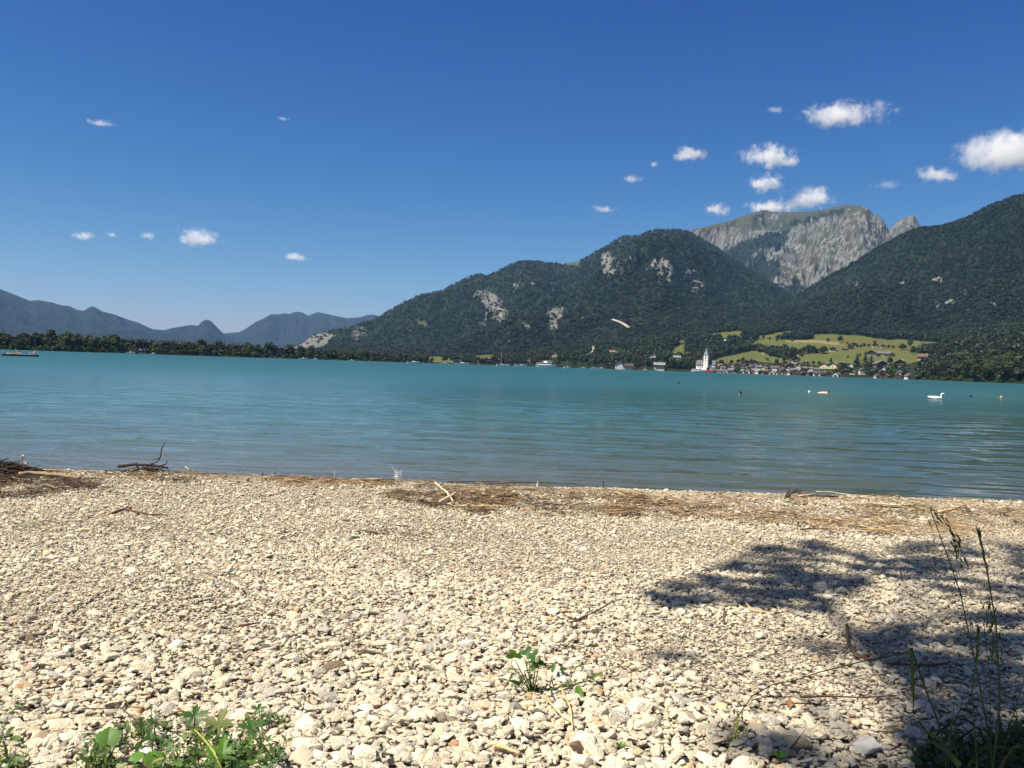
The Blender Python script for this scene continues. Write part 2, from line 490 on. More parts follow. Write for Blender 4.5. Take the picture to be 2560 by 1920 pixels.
# --- the long wooded mountain in the middle
CEN = [(640, 905), (700, 885), (735, 868), (764, 853.6), (785, 835), (811, 832), (837, 825), (886, 817), (900, 809), (909, 807), (923.5, 806), (947, 793), (987, 770), (1039, 742), (1074, 732), (1088, 730.6), (1103, 729.8), (1132, 713), (1160, 700), (1181, 690), (1207, 687), (1214, 693),
       (1225, 689), (1248, 678), (1275, 663), (1300, 656), (1323, 653.6), (1345, 655), (1364, 658), (1395, 661), (1440, 654.6), (1457, 651), (1491, 630.6), (1515, 617), (1535, 604), (1557, 592), (1598, 591), (1618.5, 580.7), (1639, 576), (1660, 577), (1680, 575.5), (1700, 577), (1721, 580), (1745, 594.6), (1782, 615), (1815, 635), (1863, 668), (1912, 700), (1969, 731), (2030, 770), (2120, 830)]
cen_rock = [(Z5([(520, 700), (560, 670), (590, 645), (650, 655), (740, 730), (790, 790), (800, 830), (740, 880), (690, 870), (640, 830), (610, 760), (570, 700), (530, 715)]), .62),
            (Z5([(590, 900), (600, 880), (622, 870), (618, 905), (600, 915)]), .7),
            (Z5([(880, 915), (915, 870), (940, 920), (910, 965)]), .7),
            (Z5([(1025, 880), (1110, 800), (1185, 780), (1190, 830), (1150, 880), (1155, 950), (1100, 970), (1060, 930), (1085, 870), (1060, 855)]), .66),
            (Z5([(1465, 400), (1530, 385), (1560, 440), (1530, 470), (1560, 545), (1480, 540), (1500, 480), (1460, 470)]), .75),
            (Z5([(1575, 450), (1640, 430), (1730, 415), (1720, 440), (1620, 470), (1600, 500)]), .58),
            (Z5([(1650, 480), (1700, 510), (1700, 530), (1660, 500)]), .5),
            (Z5([(1830, 450), (1900, 425), (1985, 450), (1990, 500), (1960, 610), (1935, 612), (1950, 540), (1910, 535), (1880, 590), (1870, 620), (1868, 580), (1890, 530), (1850, 500)]), .72),
            (Z5([(2015, 580), (2080, 515), (2175, 505), (2175, 520), (2110, 545), (2050, 560)]), .7),
            (Z5([(820, 640), (832, 560), (860, 620), (860, 640)]), .56), (Z5([(878, 520), (892, 560), (907, 635), (893, 630)]), .62), (Z5([(950, 590), (970, 590), (970, 640), (950, 630)]), .5), (Z5([(2060, 600), (2200, 560), (2212, 700), (2100, 640)]), .42),
            (Z2([(325, 655), (370, 615), (430, 590), (500, 530), (600, 525), (690, 545), (640, 600), (560, 658), (400, 655)]), .78),
            (Z2([(820, 580), (840, 530), (870, 475), (930, 475), (960, 540), (900, 570)]), .5),
            (Z5([(1570, 310), (1610, 300), (1620, 310), (1590, 320)]), .5), (Z5([(420, 630), (440, 630), (440, 660)]), .4),
            (Z5([(560, 580), (620, 620), (600, 620)]), .35), (Z5([(1330, 700), (1345, 700), (1335, 720)]), .7)]
m_cen = terrain_mat("forest_slope", (.012, .019, .011), (.05, .075, .032), (.145, .142, .132), 45, 1.1)
CENM = Mountain("wooded_mountain", CEN, 5200, 2700, m_cen, 640, 150, .34, 31, 1.05, scale=820, rock=cen_rock,
                grass=[Z5([(125, 890), (205, 868), (205, 905), (150, 925)]), Z5([(1150, 462), (1300, 440), (1300, 470), (1170, 475)])], label="long dark green wooded mountain with pale cliffs across the lake")
SPUR = [(1180, 905), (1290, 880), (1370, 850), (1402, 833), (1430, 822), (1480, 795), (1520, 768), (1560, 752), (1600, 739), (1636, 737), (1665, 742), (1700, 747), (1740, 757), (1790, 772), (1840, 785), (1900, 800), (1960, 815), (2040, 835)]
SPURM = Mountain("wooded_hill", SPUR, 3500, 2350, m_cen, 320, 70, .12, 41, 1.05, scale=520, label="wooded foothill in front of the long mountain with a pale track")

# --- the steep wooded mountain on the right
RGT = [(1600, 868), (1700, 843), (1762, 826.6), (1823, 808), (1863, 794), (1912, 777), (1965, 753), (2006, 731), (2046.6, 704.5), (2087, 682), (2128, 660), (2168.7, 635), (2209, 613), (2250, 590.6), (2280, 578), (2307, 571), (2347.8, 568), (2384, 558), (2417, 546), (2445, 529.6), (2494, 507), (2527, 497), (2560, 485.6), (2640, 455), (2750, 415), (2900, 385)]
rgt_rock = [(Z6([(1640, 630), (1700, 610), (1715, 660), (1655, 660)]), .62), (Z6([(1440, 655), (1490, 630), (1455, 675)]), .56), (Z6([(1610, 750), (1800, 755), (1830, 790), (1680, 810)]), .5),
            (Z6([(1990, 770), (2095, 770), (2020, 810), (1995, 800)]), .6), (Z6([(1850, 690), (1900, 700), (1860, 760), (1830, 730)]), .5), (Z6([(1100, 640), (1210, 650), (1200, 670), (1110, 655)]), .5),
            (Z6([(2080, 850), (2160, 900), (2150, 920), (2090, 880)]), .35), (Z6([(2130, 720), (2190, 740), (2170, 750)]), .35)]
m_rgt = terrain_mat("forest_slope_near", (.011, .017, .010), (.05, .07, .03), (.16, .15, .13), 38, .6)
RGTM = Mountain("wooded_mountain", RGT, 3900, 2150, m_rgt, 520, 150, .28, 51, 1.08, scale=620, rock=rgt_rock, label="steep dark wooded mountain rising at the right of the village")

# ------------------------------------------------------------------ far shore, village slopes and meadows
SHPX = [-400, 0, 300, 640, 929, 1103, 1280, 1569, 1801, 1920, 2209, 2400, 2560, 2900]
SHD = [900, 960, 1000, 1080, 1200, 1300, 1450, 1500, 1500, 1450, 1250, 1050, 920, 800]
HE_PX = [-400, -200, 200, 600, 1000, 1200, 1400, 1550, 1700, 1850, 2040, 2200, 2340, 2460, 2560, 2900]
HE_V = [24, 20, 10, 7, 8, 22, 46, 62, 88, 104, 101, 96, 96, 112, 120, 130]
_sa, _ = azel(np.array(SHPX, float), horizon(np.array(SHPX, float)) + 3)
_ha, _ = azel(np.array(HE_PX, float), horizon(np.array(HE_PX, float)))
def shore_D(az): return np.interp(az, _sa, SHD) * (1 + .012 * (fbm(az * 60, az * 0, 5) - .5) * 2)
REND = 2350.
def land_z(az, r):
    D = shore_D(az)
    H = np.interp(az, _ha, HE_V) / FPX * REND
    t = np.clip((r - D) / (REND - D), 0, 1.2)
    x, y = r * np.sin(az), r * np.cos(az)
    hill = (fbm(x / 260, y / 260, 77, 3) - .5) * 2
    bank = np.clip((r - D) / 6, -1, 1) * 1.1
    H = H * np.clip(1 - (np.clip((r - D) / (REND - D), 0, 3) - 1.0) * 1.6, -.2, 1)
    return bank + H * np.minimum(t, 1) ** 1.15 + hill * H * .16 * np.clip(4 * t * (1 - t), 0, 1) ** .8 + .4
azg = np.linspace(azel(-420, 870)[0], azel(2960, 950)[0], 760)
tg = np.concatenate([np.array([-.02, -.004, .0005, .006]), np.linspace(.012, 1.02, 150), np.array([1.2, 1.6, 2.4])])
Dg = shore_D(azg)[None]
rg = Dg + (REND - Dg) * tg[:, None]
Ag = azg[None] + 0 * rg
zg = land_z(Ag, rg)
LP = np.stack([rg * np.sin(Ag), rg * np.cos(Ag), zg], -1)
lpx, lpy = project(LP.reshape(-1, 3)); lpx = lpx.reshape(zg.shape); lpy = lpy.reshape(zg.shape)
MEADOWS = [Z7([(535, 92), (620, 62), (800, 50), (900, 38), (1000, 45), (980, 100), (940, 132), (840, 112), (800, 130), (720, 128), (710, 90), (650, 85)]),
           Z7([(1130, 112), (1300, 85), (1480, 50), (1600, 28), (1690, 42), (1560, 75), (1490, 110), (1400, 130), (1280, 130), (1180, 140)]),
           [(1880, 860), (1895, 850), (1925, 846), (1990, 850), (2026, 850), (2034, 838), (2060, 835), (2146, 839), (2186, 845), (2222, 850), (2250, 848), (2300, 853), (2336, 855), (2362, 862), (2345, 870), (2300, 872), (2301, 882), (2292, 893), (2296, 905), (2240, 912), (2150, 912), (2080, 905), (2060, 914), (1990, 912), (1950, 908), (1948, 899), (1985, 893), (1990, 875), (1960, 868), (1935, 872), (1900, 866)],
           Z7([(600, 400), (700, 375), (850, 345), (1000, 312), (1080, 287), (1160, 290), (1250, 310), (1330, 350), (1430, 372), (1560, 420), (1440, 450), (1200, 440), (1040, 400), (950, 450), (800, 460)]),
           Z7([(40, 330), (150, 250), (210, 215), (258, 212), (275, 300), (370, 300), (365, 328), (230, 348), (100, 340)]),
           Z3([(1050, 690), (1020, 678), (900, 685), (860, 700), (1000, 705)]), Z3([(1430, 590), (1490, 570), (1500, 610), (1440, 612)]),
           Z3([(960, 590), (1080, 570), (1080, 580), (970, 600)]),
           [(1062, 893), (1090, 890), (1130, 896), (1150, 906), (1115, 910), (1075, 903)], [(1185, 888), (1235, 888), (1240, 897), (1190, 897)], [(990, 882), (1025, 886), (1020, 893), (990, 892)]]
DRY = [Z8([(0, 150), (30, 152), (150, 172), (250, 195), (100, 185), (0, 175)]), Z7([(1500, 160), (1850, 150), (2212, 180), (2212, 205), (2000, 190), (1600, 180)]), Z3([(1300, 590), (0, 0), (0, 0)])]
VILLAGE = [(1788, 905), (1850, 912), (1900, 905), (2060, 914), (2110, 912), (2200, 912), (2250, 905), (2290, 912), (2300, 948), (1788, 934)]
gj = lpx + (fbm(lpx / 12, lpy / 6, 3) - .5) * 5; gk = lpy + (fbm(lpx / 12, lpy / 6, 13) - .5) * 3
gm = np.zeros(lpx.shape)
for p in MEADOWS: gm = np.where(inpoly(gj, gk, p), 1, gm)
gm = np.where(inpoly(lpx, lpy, VILLAGE), .42, gm)
gm = np.where(tg[:, None] * (REND - Dg) < 7, .25, gm)
gd = np.zeros(lpx.shape)
for p in DRY[:2]: gd = np.where(inpoly(gj, gk, p), 1, gd)
m_land = terrain_mat("meadow_land", (.016, .024, .011), (.072, .088, .030), (.3, .29, .26), 22, .1)
tag(np_mesh("far_shore_land", LP.reshape(-1, 3), grid_faces(*zg.shape), m_land, True, dict(rock=gm * 0 - .3, grass=gm, dry=gd)), kind='structure')

def on_land(px, py):
    """the far-shore point seen at this pixel; below the waterline the nearest bank"""
    az, te = azel(px, py)
    az = float(az); te = float(te)
    rs = np.linspace(float(shore_D(az)) + 3, REND, 900)
    z = land_z(az, rs)
    hit = np.where((z - EYE) / rs >= te)[0]
    r = rs[hit[0]] if len(hit) else rs[-1]
    if te < (z[0] - EYE) / rs[0]: r = rs[0]
    return Vector((r * math.sin(az), r * math.cos(az), float(land_z(az, r)))), r

# ------------------------------------------------------------------ lake
nrw, ncw = 420, 360
rw = np.concatenate([11.0 + (64 - 11) * (np.linspace(0, 1, 300)) ** 1.6, np.geomspace(65, 2400, nrw - 300)])
xs = np.linspace(-1, 1, ncw)
Yw = rw[:, None] + 0 * xs; Xw = xs[None] * (rw[:, None] * .85 + 6)
def waves(x, y):
    w = 0
    for a, lx, ly, ph, s in ((.008, .06, .95, .3, 1), (.0065, .2, 1.7, 1.7, 2), (.0048, .12, 2.6, .2, 3), (.003, .5, 3.9, 2.2, 4)):
        w = w + a * np.sin(2 * np.pi * (lx * x + ly * y) * .55 + ph + 6 * fbm(x * .22 * ly, y * .22 * ly, s, 2))
    return w * (.55 + .9 * fbm(x * .06, y * .06, 9, 3))
calm = np.clip((64 - Yw) / 35, 0, 1) * np.clip((Yw - 11) / 3, .15, 1) * (1.2 + 1.1 * np.clip((Xw / Yw + .05) * 3, 0, 1))
Zw = waves(Xw, Yw) * calm
t = NT("lake_water")
pos = t.n("ShaderNodeNewGeometry").outputs['Position']
sx = t.n("ShaderNodeSeparateXYZ"); t.l(pos, sx.inputs[0])
dy = t.math('ADD', sx.outputs['Y'], t.math('MULTIPLY', t.noise(t.geo((.12, .12, .12)), 1, 3), 3))
depth = t.ramp(t.math('DIVIDE', dy, 400.0), [(0.0, (.11, .095, .06)), (.036, (.10, .09, .06)), (.045, (.075, .095, .066)), (.075, (.048, .108, .080)), (.14, (.023, .086, .078)), (.6, (.014, .069, .073))])
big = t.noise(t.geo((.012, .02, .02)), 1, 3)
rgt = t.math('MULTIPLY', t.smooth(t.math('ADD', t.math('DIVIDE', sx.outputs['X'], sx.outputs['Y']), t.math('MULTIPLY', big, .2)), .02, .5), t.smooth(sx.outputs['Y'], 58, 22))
t.base(t.mix(t.math('MULTIPLY', rgt, .62), t.mix(t.math('MULTIPLY', big, .45), depth, (.013, .058, .064)), (.026, .046, .032)))  # near right: dark reflections and shade mixed into the water's base colour
t.l(t.ramp(t.math('DIVIDE', sx.outputs['Y'], 400.0), [(0, (.05,) * 3), (.08, (.07,) * 3), (.25, (.3,) * 3), (1, (.42,) * 3)]), t.b.inputs['Roughness']); t.b.inputs['IOR'].default_value = 1.33; t.spec(.4)
b1 = t.noise(t.geo((1.1, 3.4, 1)), 1, 3, .6)
b2 = t.noise(t.geo((.22, .8, 1)), 1, 4, .6)
calm_ = t.math('SUBTRACT', 1, t.math('MULTIPLY', rgt, .85))
nb = t.bump(t.math('MULTIPLY', b2, calm_), .16, .75)
t.normal(t.bump(t.math('MULTIPLY', b1, calm_), .045, .8, nb))
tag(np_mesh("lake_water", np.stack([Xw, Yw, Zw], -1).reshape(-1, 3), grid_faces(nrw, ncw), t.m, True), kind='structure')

# ------------------------------------------------------------------ beach
def beach_z(x, y):
    x = np.asarray(x, float); y = np.asarray(y, float)
    yy = y + .35 * (fbm(x * .35, x * 0 + 2, 61, 2) - .5)
    prof = np.interp(yy, [-8, 1, 3, 5, 8, 9.6, 10.6, 11.3, 11.9, 12.6, 16], [.75, .48, .36, .24, .10, .10, .17, .16, .05, -.05, -.7])
    return prof + .045 * (fbm(x * .9, y * .9, 62, 3) - .5) * np.clip((12.2 - y) / 2, 0, 1)
bx = np.concatenate([np.linspace(-60, -13, 24), np.linspace(-12.6, 12.6, 300), np.linspace(13, 60, 24)])
by = np.concatenate([np.linspace(-10, 1, 20), np.linspace(1.1, 13, 190), np.linspace(13.2, 17, 8)])
BX, BY = np.meshgrid(bx, by)
BZ = beach_z(BX, BY) - .012
t = NT("fine_gravel")
v1 = t.n("ShaderNodeTexVoronoi"); v1.inputs['Scale'].default_value = 45; t.l(t.geo(), v1.inputs['Vector'])
v2 = t.n("ShaderNodeTexVoronoi"); v2.inputs['Scale'].default_value = 110; t.l(t.geo(), v2.inputs['Vector'])
sp_ = t.n("ShaderNodeSeparateColor"); t.l(v1.outputs['Color'], sp_.inputs[0])
cc = t.ramp(sp_.outputs[0], [(0, (.20, .17, .13)), (.35, (.40, .34, .26)), (.7, (.52, .45, .35)), (1, (.62, .56, .46))])
t.base(t.mix(t.smooth(v1.outputs['Distance'], .35, .8), cc, (.13, .105, .075))); t.rough(.9); t.spec(.15)
t.normal(t.bump(t.math('SUBTRACT', 1, v1.outputs['Distance']), .02, .9, t.bump(t.math('SUBTRACT', 1, v2.outputs['Distance']), .008, .8)))
tag(np_mesh("beach_ground", np.stack([BX, BY, BZ], -1).reshape(-1, 3), grid_faces(*BX.shape), t.m, True), kind='structure')

def on_beach(px, py, lift=0.):
    d = ray(px, py); d = d / np.linalg.norm(d)
    k = 1.2 / max(1e-3, -d[2])
    for _ in range(14):
        p = np.array([0, 0, EYE]) + d * k
        z = float(beach_z(p[0], p[1])) + lift
        k += (p[2] - z) / -d[2] * .8
    return Vector(np.array([0, 0, EYE]) + d * k)
def on_beach_v(px, py):
    d = ray(px, py); d = d / np.linalg.norm(d, axis=1)[:, None]
    k = 1.2 / -d[:, 2]
    for _ in range(14):
        p = np.array([0, 0, EYE]) + d * k[:, None]
        k = k + (p[:, 2] - beach_z(p[:, 0], p[:, 1])) / -d[:, 2] * .85
    return np.array([0, 0, EYE]) + d * k[:, None]
def on_shore(px, py, c=0.):
    q = on_beach(px, py)
    return q + Vector((0, 0, c)) if q.y < 11.6 else at(px, py, 11.45) + Vector((0, 0, c * .4))
def on_water(px, py, z=0.):
    d = ray(px, py); k = (EYE - z) / -d[2]
    return Vector(np.array([0, 0, EYE]) + d * k)
ORD = "first second third fourth fifth sixth seventh eighth ninth tenth eleventh twelfth thirteenth fourteenth fifteenth sixteenth seventeenth eighteenth nineteenth twentieth".split()
# ================================================================== TREES
def cards(pts, nrm, size, rng, tri=False):
    n = len(pts)
    a = rng.normal(size=(n, 3)); d = nrm + a * .55
    d /= np.linalg.norm(d, axis=1)[:, None] + 1e-9
    u = np.cross(d, rng.normal(size=(n, 3))); u /= np.linalg.norm(u, axis=1)[:, None] + 1e-9
    w = np.cross(d, u)
    s = (size * rng.uniform(.6, 1.3, n))[:, None]
    V = np.stack([pts - u * s, pts - w * s * .7 + d * s * .15, pts + u * s, pts + w * s * .7 - d * s * .15], 1).reshape(-1, 3)
    return V, np.arange(4 * n).reshape(-1, 4)

def leaf_crown(seed, n=520, size=.055, w=.42, z0=.16, lumps=11):
    rng = np.random.default_rng(seed)
    C, Rr = [], []
    for i in range(lumps):
        a = rng.uniform(0, 6.28); zz = rng.uniform(0, 1)
        rad = w * .55 * math.sqrt(max(.05, 1 - (2 * zz - .85) ** 2)) * rng.uniform(.3, 1)
        C.append((rad * math.cos(a), rad * math.sin(a), z0 + .14 + zz * (.84 - z0 - .14))); Rr.append(rng.uniform(.11, .2) * (w / .42) ** .5)
    C = np.array(C); Rr = np.array(Rr)
    k = rng.choice(lumps, n, p=Rr ** 2 / (Rr ** 2).sum())
    d = rng.normal(size=(n, 3)); d[:, 2] += .25; d /= np.linalg.norm(d, axis=1)[:, None]
    p = C[k] + d * Rr[k][:, None] * rng.uniform(.7, 1.08, n)[:, None] * np.array([1, 1, .9])
    return cards(p, d, np.full(n, size), rng)

def conifer_crown(seed, tiers=15, per=11, w=.17, z0=.1):
    rng = np.random.default_rng(seed); V, F = [], []
    for i in range(tiers):
        f = i / (tiers - 1); z = z0 + (1 - z0) * f ** .92; r = w * (1 - f) ** .8 * rng.uniform(.8, 1.15) + .012
        for k in range(per if f < .8 else 6):
            a = rng.uniform(0, 6.28); L = r * rng.uniform(.7, 1.15); hw = .3 * L + .012; dr = L * rng.uniform(.25, .6)
            ca, sa = math.cos(a), math.sin(a); b = len(V)
            V += [(0, 0, z + .02), (ca * L * .6 - sa * hw, sa * L * .6 + ca * hw, z - dr * .5), (ca * L, sa * L, z - dr), (ca * L * .6 + sa * hw, sa * L * .6 - ca * hw, z - dr * .55 - .01)]
            F.append((b, b + 1, b + 2, b + 3))
    return np.array(V), np.array(F)

def trunk_mb(h=.5, r=.02, limbs=4, seed=0, lean=.02):
    rng = random.Random(seed); m = MB()
    pts = [(0, 0, -.06), (lean * .3, 0, h * .4), (lean, lean * .4, h)]
    m.tube(pts, [r * 1.5, r, r * .45], 7)
    for i in range(limbs):
        a = rng.uniform(0, 6.28); z = h * rng.uniform(.4, .9); L = rng.uniform(.12, .22)
        m.tube([(0, 0, z), (math.cos(a) * L * .5, math.sin(a) * L * .5, z + L * .35), (math.cos(a) * L, math.sin(a) * L, z + L * .9)], [r * .5, r * .35, r * .15], 5)
    return m

M_BROAD = leafy("broadleaf", (.013, .025, .009), (.040, .062, .019), .2)
M_LIGHT = leafy("light_broadleaf", (.032, .052, .015), (.075, .105, .032), .25)
M_CON = leafy("conifer_needles", (.008, .016, .010), (.020, .034, .016), .1)
M_BARK = mat("bark", (.09, .07, .05), .95, .3, 6)
M_FBROAD = leafy("forest_broadleaf", (.011, .020, .009), (.026, .038, .015), .12, inst=True)
M_FCON = leafy("forest_needles", (.008, .015, .009), (.016, .025, .013), .1, inst=True)

TREE = {}
def tree_mesh(kind, v):
    key = (kind, v)
    if key not in TREE:
        if kind == 'conifer': cv = conifer_crown(100 + v, w=[.15, .19, .13][v % 3]); m = M_CON
        elif kind == 'bush': cv = leaf_crown(150 + v, 340, .085, .75, .0, 9); m = M_BROAD
        elif kind == 'light': cv = leaf_crown(170 + v, 520, .055, .5, .08); m = M_LIGHT
        elif kind == 'lightbush': cv = leaf_crown(190 + v, 340, .085, .75, .0, 9); m = M_LIGHT
        else: cv = leaf_crown(130 + v, 560, .056, [.45, .52, .4][v % 3], .12, 12); m = M_BROAD
        c = np_mesh("crown", cv[0], cv[1], m, False, link=False)
        tk = trunk_mb(.9 if kind == 'conifer' else .6, .014, 0 if kind == 'conifer' else 4, v, 0 if kind == 'conifer' else .02)
        me = bpy.data.meshes.new("trunk"); me.from_pydata(tk.v, [], tk.f); me.materials.append(M_BARK)
        TREE[key] = (c.data, me)
    return TREE[key]
NTREE = {}
def add_tree(kind, loc, h, label, group=None, wid=1., sink=.4, name=None):
    v = random.randrange(3); cm, tm = tree_mesh(kind, v)
    nm = name or {'conifer': 'conifer_tree', 'bush': 'bush', 'light': 'leafy_tree', 'lightbush': 'bush', 'broad': 'leafy_tree'}[kind]
    e = empty(nm, (loc[0], loc[1], loc[2] - sink), random.uniform(0, 6.28))
    e.scale = (h * wid, h * wid, h)
    for n_, me in (('crown', cm), ('trunk', tm)):
        o = bpy.data.objects.new(n_, me); COL.objects.link(o); o.parent = e
    tag(e, label, 'bush' if 'bush' in kind else 'tree', group)
    NTREE[label] = NTREE.get(label, 0) + 1
    return e

def add_tree_px(kind, px, py, hpx, label, group=None, wid=1.):
    p, r = on_land(px, py)
    return add_tree(kind, p, hpx / FPX * r, label, group, wid)

# --- trees one can tell apart along the left shore
def shore_y(px):
    az, te = azel(px, horizon(px)); D = float(shore_D(float(az)))
    return float(project(np.array([[D * math.sin(az), D * math.cos(az), 0]]))[1][0])
def shore_pt(px, back=4.):
    az, _ = azel(px, horizon(px) + 3); az = float(az)
    r = float(shore_D(az)) + back
    return Vector((r * math.sin(az), r * math.cos(az), float(land_z(az, r)))), r
rr = random.Random(5)
def topline(px): return np.interp(px, [-100, 0, 120, 200, 300, 420, 500, 640, 760, 900, 1000, 1070, 1100], [44, 44, 46, 44, 40, 33, 36, 38, 34, 30, 24, 15, 10])
SEGS = [(70, 'near the brown lodge'), (150, 'around the small white house'), (245, 'above the low dark boathouse'), (330, 'left of the long grey roofed house'), (440, 'right of the long grey roofed house'), (560, 'around the boathouse with a bright end'), (690, 'by the reddish hut'), (790, 'left of the halfway boathouse'), (890, 'right of the halfway boathouse'), (990, 'off the lone white boat'), (2000, 'at the right end of the belt')]
px = -40.
GA = {'conifer': 'tall dark conifers in the tree belt on the far left shore', 'broad': 'rounded leafy trees in the belt on the far left shore', 'light': 'paler green leafy trees at the edge of the far left shore', 'bush': 'low bushes at the waterline of the far left shore'}
LA = {'conifer': 'dark pointed conifer in the tree belt on the far left shore', 'broad': 'rounded green leafy tree in the belt along the far left shore', 'light': 'pale green leafy tree at the edge of the far left shore', 'bush': 'low bush at the waterline of the far left shore'}
while px < 1085:
    hh = topline(px)
    seg = [s_ for a_, s_ in SEGS if px <= a_][0]
    for row in range(2):
        pc_ = .3 if px < 330 else (.62 if px < 620 else .5)
        kd = 'conifer' if rr.random() < pc_ else ('light' if rr.random() < .2 and row == 0 else 'broad')
        f = rr.uniform(.5, .78) if row == 0 else rr.uniform(.8, 1.08)
        p, r = shore_pt(px + rr.uniform(-8, 8), 6 + 24 * row + rr.uniform(0, 12))
        lb = ('tall ' if f > (.68 if row == 0 else .94) else 'shorter ') + {'conifer': 'dark conifer', 'broad': 'rounded leafy tree', 'light': 'pale green tree'}[kd] + (', front' if row == 0 else ', back') + ' of left shore belt, ' + seg
        add_tree(kd, p, max(5, hh * f / FPX * r), lb, lb, rr.uniform(.9, 1.35) if kd != 'conifer' else rr.uniform(.9, 1.3))
    if rr.random() < .85:
        p, r = shore_pt(px + 5, 2); kb = rr.choice(['bush', 'lightbush']); lb = ('dark' if kb == 'bush' else 'pale green') + ' waterline bush, left shore belt, ' + seg; add_tree(kb, p, rr.uniform(9, 15) / FPX * r, lb, lb, 1.4)
    px += rr.uniform(13, 19)

# --- wood at the right end of the village and trees among the houses
GB = 'leafy trees of the wood on the shore right of the village'
for i in range(62):
    px_ = rr.uniform(2272, 2600); k = rr.random()
    fr = k
    sy = shore_y(px_)
    py_ = sy - 2 - fr * (30 + (px_ - 2262) * .06)
    kd = 'conifer' if rr.random() < .15 else ('light' if (rr.random() < .12 and px_ > 2300) else 'broad')
    p, r = on_land(px_, py_) if fr > .1 else shore_pt(px_, 5)
    if px_ < 2350 and fr > .3: continue
    lb = {'conifer': 'dark conifer', 'broad': 'dark rounded leafy tree', 'light': 'yellow-green leafy tree'}[kd] + (' at the waterside' if fr < .33 else (' halfway up' if fr < .66 else ' at the top')) + ' of the right-hand wood, ' + ('below the red roofed house' if px_ < 2350 else ('in its middle' if px_ < 2460 else 'at the picture edge'))
    add_tree(kd, p, (rr.uniform(30, 44) if px_ > 2350 else rr.uniform(11, 17)) / FPX * r, lb, lb, rr.uniform(1.05, 1.5))
for i in range(9):
    p, r = shore_pt(2300 + i * 33 + rr.uniform(-8, 8), 3)
    add_tree('lightbush', p, rr.uniform(9, 14) / FPX * r, ORD[i] + ' waterline bush from the left below the right-hand wood', 'waterline bushes below the wood right of the village', 1.5)
px = 1112.
while px < 1745:
    if not (1555 < px < 1655 and rr.random() < .75):
        kd = 'conifer' if rr.random() < .3 else 'broad'
        p, r = shore_pt(px, 16 + rr.uniform(0, 40))
        hp = rr.uniform(15, 24) if px < 1560 else rr.uniform(22, 40)
        wh_ = 'behind the open meadow shore' if px < 1230 else ('behind the hamlet' if px < 1390 else ('between hamlet and lakeside hotel' if px < 1560 else ('near the blue and white house' if px < 1668 else 'on the wooded point left of the church')))
        lb = {'conifer': 'dark conifer', 'broad': 'leafy tree'}[kd] + ' on the far shore ' + wh_
        add_tree(kd, p, hp / FPX * r, lb, lb, rr.uniform(1, 1.45) * (1.5 if kd == 'conifer' else 1))
    px += rr.uniform(15, 24)
LT = [('broad', 2100, 856, 18, 1.1, 'tall rounded lone tree standing on the upper meadow'), ('bush', 2069, 854, 9, 1.3, 'small bush clump left of the lone tree on the upper meadow'),
      ('broad', 2276, 868, 26, .8, 'dark tree jutting up at the top edge of the meadow'), ('broad', 2284, 886, 24, 1.1, 'leafy tree above and left of the white red-roofed house'), ('broad', 2299, 888, 20, 1.1, 'smaller leafy tree just above the white red-roofed house'),
      ('broad', 2256, 875, 16, 1.9, 'wide dark tree on the middle meadow below the forest edge'), ('bush', 2153, 868, 7, 1.4, 'low dark bush on the meadow among the upper chalets'),
      ('conifer', 2143, 915, 32, 2.6, 'broad dark fir rising behind the shore houses, left one of two'), ('conifer', 2163, 914, 36, 2.5, 'tall dark fir rising behind the shore houses, right one of two'), ('conifer', 2178, 916, 30, 2.4, 'dark fir just right of the two tall firs'),
      ('broad', 2225, 912, 20, 1.1, 'dark tree beside the brown gabled house on the right of the village'), ('broad', 2077, 908, 14, .8, 'small lone tree on the meadow edge over the yellow houses'),
      ('broad', 1738, 924, 26, 1.0, 'leafy tree at the left end of the church'), ('light', 1842, 928, 22, 1.3, 'pale green willow standing between the village boathouses'),
      ('broad', 1803, 912, 14, 1.6, 'dark leafy tree just right of the church roof'), ('broad', 1828, 911, 12, 1.6, 'dark round tree on the slope right of the church'),
      ('broad', 1905, 876, 16, 1.2, 'dark tree at the top of the hedge line above the lower meadow'), ('lightbush', 2248, 938, 10, 1.6, 'pale bush on the bank beside the small boathouses'),
      ('broad', 2126, 935, 18, 1.4, 'leafy tree at the waterfront right of the yellow houses'), ('broad', 2190, 938, 17, 1.6, 'leafy tree in front of the brown gabled house'), ('broad', 2236, 934, 24, 1.2, 'tall leafy tree before the big chalet'), ('broad', 2258, 938, 22, 1.2, 'leafy tree right of the big chalet')]
for k, a, b, c, w_, lb in LT: add_tree_px(k, a, b, c, lb, None, w_)
def clump(name_label, group, spots, kind='broad', wid=1.35):
    for k, (a, b, c) in enumerate(sorted(spots)): add_tree_px(kind, a, b, c, name_label.replace('NTH', ORD[k]), group, wid)
clump('NTH dark tree from the left in the round copse amid the meadow', 'trees of the round copse on the meadow', [(1992, 890, 14), (2000, 886, 19), (2010, 884, 21), (2021, 883, 21), (2032, 883, 19), (2042, 882, 14), (2055, 884, 22), (2062, 884, 19), (2003, 892, 13)])
clump('NTH tree from the left in the dark hedge descending across the meadow', 'trees of the hedge descending across the meadow', [(1886, 872, 12), (1897, 878, 16), (1908, 880, 14), (1919, 883, 14), (1928, 886, 14), (1936, 888, 12), (1943, 889, 11), (1895, 868, 12)])
clump('NTH bushy tree from the left in the clump on the upper meadow', 'clump of trees on the upper meadow', [(1895, 846, 9), (1908, 846, 8), (1942, 853, 8), (1955, 850, 16), (1966, 848, 18), (1978, 846, 17), (1990, 846, 18), (2002, 847, 17), (2014, 848, 14), (1980, 854, 9), (1924, 850, 8), (1946, 848, 15)])
